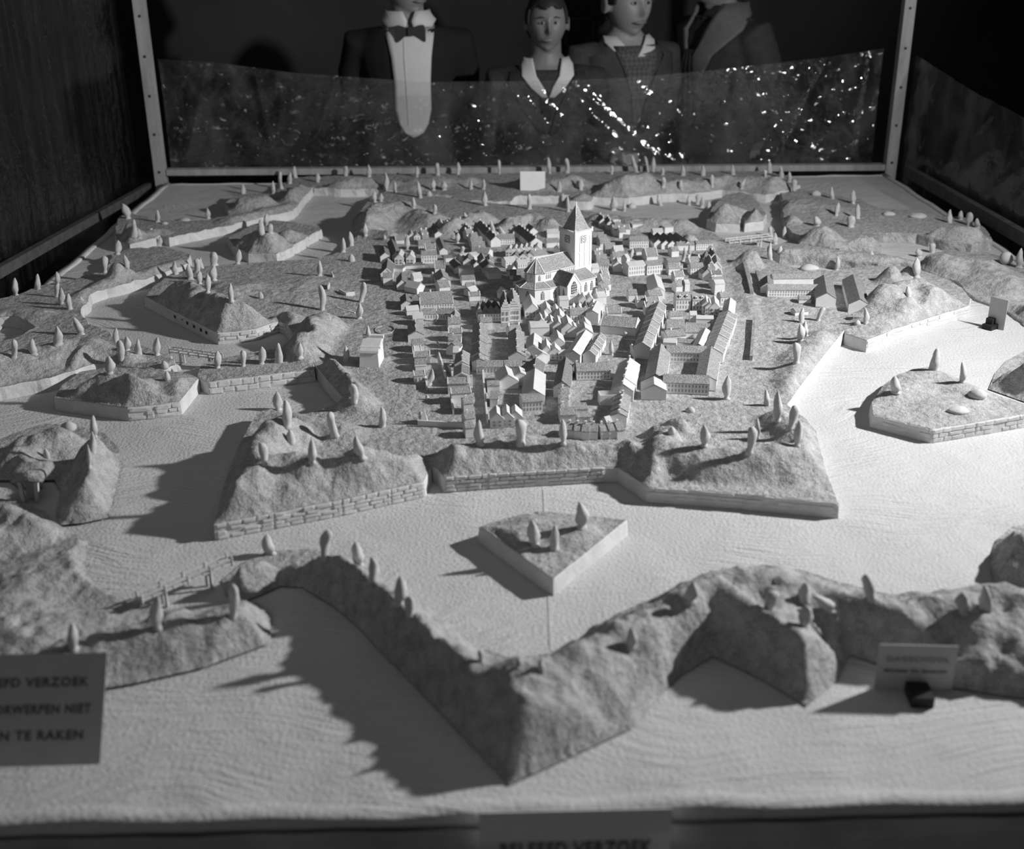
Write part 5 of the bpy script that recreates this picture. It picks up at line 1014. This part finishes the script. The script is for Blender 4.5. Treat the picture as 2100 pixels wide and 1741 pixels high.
def ring(H, f, rx, ry, yo, n=20, k=1.0): return [(rx*H*k*math.cos(a), ry*H*k*math.sin(a)+yo*H, f*H) for a in np.linspace(0, 2*math.pi, n+1)[:-1]]
def torso_at(H, f, ang, k):
    F = [r[0] for r in TORSO]; rx, ry, yo = (np.interp(f, F, [r[q] for r in TORSO]) for q in (1, 2, 3))
    a = math.radians(ang)-math.pi/2; return (rx*H*k*math.cos(a), ry*H*k*math.sin(a)+yo*H, f*H)
def patch(H, rows, k, n=8):
    """rows: (height fraction, angle left, angle right[, k]); 0 degrees = front"""
    P = []
    for r in rows:
        for i in range(n+1): P.append(torso_at(H, r[0], r[1]+(r[2]-r[1])*i/n, r[3] if len(r) > 3 else k))
    mb = MB(); mb.add(P, [(j*(n+1)+i, j*(n+1)+i+1, (j+1)*(n+1)+i+1, (j+1)*(n+1)+i) for j in range(len(rows)-1) for i in range(n)]); return mb
def finish(o, voxel, smooth=6):
    m_ = o.modifiers.new('remesh', 'REMESH'); m_.mode = 'VOXEL'; m_.voxel_size = voxel; m_.use_smooth_shade = True
    s = o.modifiers.new('smooth', 'SMOOTH'); s.iterations = smooth; s.factor = .5
def hand(mb, w, d, size, curl, side):
    """palm and five fingers growing from wrist w along d, curling down"""
    w = Vector(w); d = Vector(d).normalized(); up = Vector((0, 0, 1)); s = d.cross(up).normalized(); n = s.cross(d).normalized()
    k = size; mb.rings([[w+d*(u*k)+s*(a*k*wd)+n*(b*k*.13) for a, b in ((-.5, -1), (.5, -1), (.62, 0), (.5, 1), (-.5, 1), (-.62, 0))] for u, wd in ((-.1, .30), (.15, .42), (.45, .48), (.52, .44))])
    for i, (o, ln) in enumerate(((-.36, .40), (-.12, .46), (.12, .43), (.35, .34))):
        p = w+d*(.42*k)+s*(o*.48*k*1.0); pts = [p]; a = 0
        for q in range(3): a += curl; p = p+(d*math.cos(a)-n*math.sin(a))*(ln*k*(.42, .33, .25)[q]); pts.append(p)
        mb.tube(pts, [k*.062, k*.060, k*.054, k*.040], 8)
    p = w+d*(.08*k)+s*(side*.20*k); q = p+d*(.20*k)+s*(side*.22*k)-n*(.06*k); mb.tube([p, q, q+d*(.17*k)-n*(.10*k)-s*(side*.03*k)], [k*.085, k*.066, k*.048], 8)
def person(label, x, y, yaw, H, hyaw=0, hpitch=0, skin=None, hl=None, arms=None, lean=0.0, hair=True, brow=True, clothes=None):
    root = thing('person', label, 'person', (x, y, -.80), yaw); hl = hl or H/7.2; Rm = Matrix.Rotation(hyaw, 3, 'Z') @ Matrix.Rotation(hpitch, 3, 'X')
    hc = Vector((0, -.010*H, H-hl*.52)); nu, nv = 72, 56; D = head_dirs(nu, nv); P = head_points(D, hl)
    tr = lambda p: tuple(Rm @ Vector(p)+hc)
    mb = MB(); mb.add([tr(p) for p in P], grid_faces(nu, nv))
    mb.rings([ring(H, *r) for r in TORSO])
    for sx in (-1, 1):
        mb.rings([[(tr((sx*(.335*hl+.012*hl*q+.03*hl*sc), .02*hl+.085*hl*sc*math.cos(a)+.02*hl*q, -.02*hl+.13*hl*sc*math.sin(a)))) for a in np.linspace(0, 6.283, 13)[:-1]] for q, sc in ((-2, .6), (0, .8), (2.2, 1.0), (3.2, .95))])
        mb.tube([(sx*.050*H, 0, .50*H), (sx*.052*H, -.004*H, .28*H), (sx*.050*H, .008*H, .05*H)], [.050*H, .034*H, .024*H], 12)
        mb.tube([(sx*.050*H, .02*H, .026*H), (sx*.053*H, -.05*H, .020*H), (sx*.056*H, -.10*H, .016*H)], [.026*H, .025*H, .0155*H], 10)
    arms = arms or ARMS()
    for sx, A in arms.items():
        A = [Vector(p)*H for p in A]; mb.tube([A[0]*.75+Vector((0, 0, A[0].z*.25)), A[0], (A[0]+A[1])/2, A[1], (A[1]+A[2])/2, A[2]], [.034*H, .036*H, .031*H, .026*H, .024*H, .017*H], 12)
        hand(mb, A[2], A[2]-A[1] if A[2].z < .56*H and len(A) == 3 and abs((A[2]-A[1]).z) > .6*(A[2]-A[1]).length else Vector(((A[2]-A[1]).x, (A[2]-A[1]).y, 0)), .100*H*.62*1.6, .45 if abs((A[2]-A[1]).z) > .1*H else .62, -sx)
    bo = mb.build('body', skin or M_SKIN, root, True); finish(bo, .0042, 3)
    # eyes, brows, lips
    for sx in (-1, 1):
        c = Vector((sx*.115*hl, -.345*hl, .030*hl)); sp = lambda c, r, sq=1: MB().rings([[tr((c[0]+r*math.sin(f)*math.cos(a), c[1]+r*.8*math.sin(f)*math.sin(a), c[2]+sq*r*math.cos(f))) for a in np.linspace(0, 6.283, 15)[:-1]] for f in np.linspace(.15, math.pi-.15, 9)])
        e = sp(c, .058*hl, .50).build('eye', M_EYEW, root, True); sp(c+Vector((0, -.030*hl, .002*hl)), .030*hl, .8).build('iris', M_EYE, e, True)
        mb = MB(); mb.tube([tr((sx*.045*hl, -.385*hl, .105*hl)), tr((sx*.12*hl, -.375*hl, .125*hl)), tr((sx*.20*hl, -.335*hl, .105*hl))], [.010*hl, .013*hl, .006*hl], 8); mb.build('eyebrow', M_HAIR, root, True)
    MB().rings([[tr((.115*hl*u, -.402*hl+.045*hl*u*u+.012*hl*math.cos(a), -.245*hl+(.026*(1-u*u)+.003)*hl*math.sin(a))) for a in np.linspace(0, 6.283, 9)[:-1]] for u in np.linspace(-1, 1, 11)]).build('lips', M_LIP, root, True)
    if hair:
        hp = head_points(D, hl, 1.10)*np.array([1.02, 1.0, 1.05])+RNG.normal(0, .004*hl, (len(D), 3)); x_, y_, z_ = D.T
        keep = (z_ > .44+.05*np.sin(x_*9)) | ((np.abs(x_) > .80) & (z_ > -.05) & (y_ > -.45)) | ((y_ > -.12) & (z_ > .12) & (np.abs(x_) > -1)) | ((y_ > .25) & (z_ > -.45))
        fs = [f for f in grid_faces(nu, nv) if all(keep[i] for i in f)]; hb = MB(); hb.add([tr(p) for p in hp], fs); ho = hb.build('hair', M_HAIR, root, True); s = ho.modifiers.new('thick', 'SOLIDIFY'); s.thickness = .02*hl*1.5; s.offset = -1
    clothes(root, H, hl, tr, arms) if clothes else None
    return root
def jacket(root, H, arms, mtl, k=1.16, top=.815, bottom=.44, name='jacket', trousers=True, sleeve=1.35):
    mb = MB(); R = [r for r in TORSO if r[0] < top]; R = [(bottom, .098, .074, 0)]+R+[(top, .080, .052, .005)]
    mb.rings([ring(H, *r, n=24, k=k) for r in R])
    for sx, A in arms.items():
        A = [Vector(p)*H for p in A]; e = A[2]-(A[2]-A[1]).normalized()*.012*H
        mb.tube([A[0]*.6+Vector((0, 0, A[0].z*.4)), A[0], (A[0]+A[1])/2, A[1], e], [.040*H, .038*H*sleeve/1.2, .036*H*sleeve/1.2, .033*H*sleeve/1.2, .026*H*sleeve/1.2], 14)
    o = mb.build(name, mtl, root, True); finish(o, .008, 8)
    if trousers:
        mb = MB()
        for sx in (-1, 1): mb.tube([(sx*.047*H, 0, .53*H), (sx*.050*H, 0, .48*H), (sx*.052*H, -.004*H, .28*H), (sx*.050*H, .008*H, .045*H)], [.062*H, .060*H, .046*H, .040*H], 14)
        o = mb.build('trousers', M_SUIT, root, True); finish(o, .008, 4)
        for sx in (-1, 1): MB().tube([(sx*.050*H, .03*H, .026*H), (sx*.053*H, -.05*H, .024*H), (sx*.057*H, -.112*H, .018*H)], [.030*H, .031*H, .016*H], 12).build('shoe', M_BLACK, root, True)
def solid(o, t): s = o.modifiers.new('thick', 'SOLIDIFY'); s.thickness = t; s.offset = 1; return o
def ARMS(): return {-1: [(-.120, .012, .785), (-.150, .055, .64), (-.050, .105, .545)], 1: [(.120, .012, .785), (.150, .055, .64), (.050, .110, .520)]}
FLZ = -.80
def place(px, py, Y):                      # world x and height above the floor of a point seen at px,py at depth Y
    p = atY(px, py, Y); return p[0], p[2]-FLZ
# first boy: frontal, dark jacket, white open collar
Y1 = 4.41; x1, zc = place(1120, 109, Y1); hl1 = .207; H1 = zc+hl1*1.02
def c1(root, H, hl, tr, arms):
    jacket(root, H, arms, M_SUIT)
    solid(patch(H, [(.69, -1, 1), (.73, -10, 10), (.755, -8, 8)], 1.19).build('jumper', mat('black_jumper', .016, .95), root, True), .002)
    for sx in (-1, 1):
        solid(patch(H, [(.752, sx*1, sx*7, 1.22), (.776, sx*5, sx*20, 1.23), (.802, sx*14, sx*34, 1.24), (.826, sx*26, sx*58, 1.26), (.842, sx*40, sx*100, 1.22)], 1.25).build('collar', M_SHIRT, root, True), .003)
        solid(patch(H, [(.66, sx*1, sx*10), (.72, sx*10, sx*30), (.78, sx*26, sx*52), (.81, sx*44, sx*66)], 1.235).build('lapel', M_SUIT, root, True), .004)
person('dark haired boy in dark jacket with open white collar, looking straight ahead', x1, Y1, .02, H1, .03, 0, M_SKIND, hl1, None, clothes=c1)
# second boy: turned to the right, grey jacket, checked scarf, one hand on the rail
Y2 = 4.66; x2, zc = place(1283, 77, Y2); hl2 = .246; H2 = zc+hl2*1.02
hx = atY(1276, 338, 4.285)
def c2(root, H, hl, tr, arms):
    jacket(root, H, arms, M_COAT2, 1.20)
    chk = bpy.data.materials.new('checked_scarf_cloth'); chk.use_nodes = True; nt = chk.node_tree; b = nt.nodes['Principled BSDF']; b.inputs['Roughness'].default_value = .95
    tc = nd(nt, 'ShaderNodeTexCoord'); mp = nd(nt, 'ShaderNodeMapping'); mp.inputs['Rotation'].default_value = (0, .78, 0); ck = nd(nt, 'ShaderNodeTexChecker', Scale=75); ck.inputs[1].default_value = (.05, .05, .05, 1); ck.inputs[2].default_value = (.085, .085, .085, 1)
    nt.links.new(tc.outputs['Object'], mp.inputs[0]); nt.links.new(mp.outputs[0], ck.inputs[0]); nt.links.new(ck.outputs[0], b.inputs['Base Color'])
    solid(patch(H, [(.62, -3, 5), (.70, -8, 12), (.76, -16, 22), (.795, -24, 30), (.815, -34, 40)], 1.225).build('scarf', chk, root, True), .004)
    for sx in (-1, 1): solid(patch(H, [(.790, sx*1, sx*9, 1.25), (.806, sx*8, sx*30, 1.26), (.824, sx*22, sx*60, 1.26), (.838, sx*40, sx*90, 1.24)], 1.26).build('collar', M_SHIRT, root, True), .003)
    for sx in (-1, 1):
        solid(patch(H, [(.60, sx*3, sx*14), (.68, sx*12, sx*38), (.735, sx*20, sx*60), (.79, sx*40, sx*66), (.822, sx*60, sx*110)], 1.26).build('lapel', M_COAT2, root, True), .005)
M_COAT2 = mat('dim_grey_jacket', .05, .95, .15, 30, .4, 400, .001, .1, .2, 600)
yaw2 = .30; loc = Matrix.Rotation(-yaw2, 3, 'Z') @ Vector((hx[0]-x2, hx[1]-Y2, 0)); hz = hx[2]-FLZ
arm2 = ARMS(); arm2[-1] = [(-.122, .01, .785), (-.175, .0, .64), (loc.x/H2, loc.y/H2+.035, (hz+.022)/H2)]
person('taller boy in grey jacket and checked scarf, one hand on the back rail', x2, Y2, yaw2, H2, .14, .02, M_SKIN, hl2, arm2, clothes=c2)
# man in evening dress
Y3 = 4.62; x3, zc = place(836, 30, Y3); hl3 = .235; H3 = zc+hl3*1.0
def c3(root, H, hl, tr, arms):
    jacket(root, H, arms, mat('black_dinner_jacket', .012, .9), 1.17, .822)
    F = [(.575, -2, 2, 1.22), (.585, -13, 13, 1.225), (.605, -21, 21, 1.225), (.64, -24, 24, 1.225), (.70, -21, 21, 1.225), (.76, -21, 21, 1.22), (.80, -27, 27, 1.22), (.822, -46, 46, 1.24)]
    solid(patch(H, F, 1.22, 10).build('shirt_front', M_SHIRT, root, True), .003)
    mb = MB()
    for f0, f1 in zip((.60, .64, .70, .76), (.64, .70, .76, .80)): mb.bar(torso_at(H, f0, -7, 1.275), torso_at(H, f1, -7, 1.275), .003, .002)
    mb.build('shirt_pleat', mat('shirt_shade', .55, .8), root)
    for sx in (-1, 1): solid(patch(H, [(.824, sx*6, sx*40, 1.30), (.838, sx*4, sx*80, 1.34), (.860, sx*16, sx*120, 1.34)], 1.3).build('collar', M_SHIRT, root, True), .003)
    c = Vector(torso_at(H, .817, 0, 1.42)); mb = MB()
    for sx in (-1, 1):
        mb.rings([[(c.x+sx*u*H, c.y+yy*H, c.z+zz*hh_*H-dr*H) for yy, zz in ((-.004, -1), (.004, -1), (.004, 1), (-.004, 1))] for u, hh_, dr in ((.003, .007, 0), (.014, .011, .001), (.026, .018, .004), (.033, .019, .006), (.036, .012, .009))])
    mb.rings([[(c.x+.006*H*a, c.y-.003*H+.007*H*b, c.z+.010*H*z) for a, b in ((-1, -1), (1, -1), (1, 1), (-1, 1))] for z in (-1, 1)]); mb.build('bow_tie', M_BLACK, root)
person('man in black evening dress with white shirt front and black bow tie', x3, Y3, .12, H3, .55, .04, M_SKIN, hl3, None, clothes=c3)
# person in a coat with a wide collar, in profile facing left
Y4 = 5.02; x4, zc = place(1478, 22, Y4); hl4 = .244; H4 = zc+hl4*1.0
def c4(root, H, hl, tr, arms):
    jacket(root, H, arms, M_COAT, 1.34, .83, .40, 'coat', True, 1.75)
    for sx in (-1, 1):
        solid(patch(H, [(.66, sx*2, sx*12, 1.40), (.74, sx*6, sx*30, 1.44), (.80, sx*16, sx*62, 1.52), (.835, sx*30, sx*110, 1.62), (.862, sx*50, sx*178, 1.70)], 1.4).build('collar', mat('pale_wool_collar', .15, .95, .1, 40), root, True), .012)
    for k, a in enumerate((-9, -3, 4, 10)):
        mb = MB(); mb.tube([torso_at(H, f, a*g, 1.46) for f, g in ((.56, 1.6), (.64, 1.3), (.71, .9), (.75, .5))], [.012*H, .013*H, .010*H, .005*H], 10); mb.build('scarf_fold', M_COAT, root, True)
person('person in a pale wool coat with wide collar, in profile facing left at the back', x4, Y4, -1.05, H4, -.35, .10, M_SKIN, hl4, None, clothes=c4)
# ------------------------------------------------------------ lift everything so that the floor is z = 0 - 0.80 + 0.80
bpy.context.view_layer.update()
for o in list(COL.objects):
    if o.parent is None and o.type not in ('CAMERA', 'LIGHT'): o.location.z += LIFT
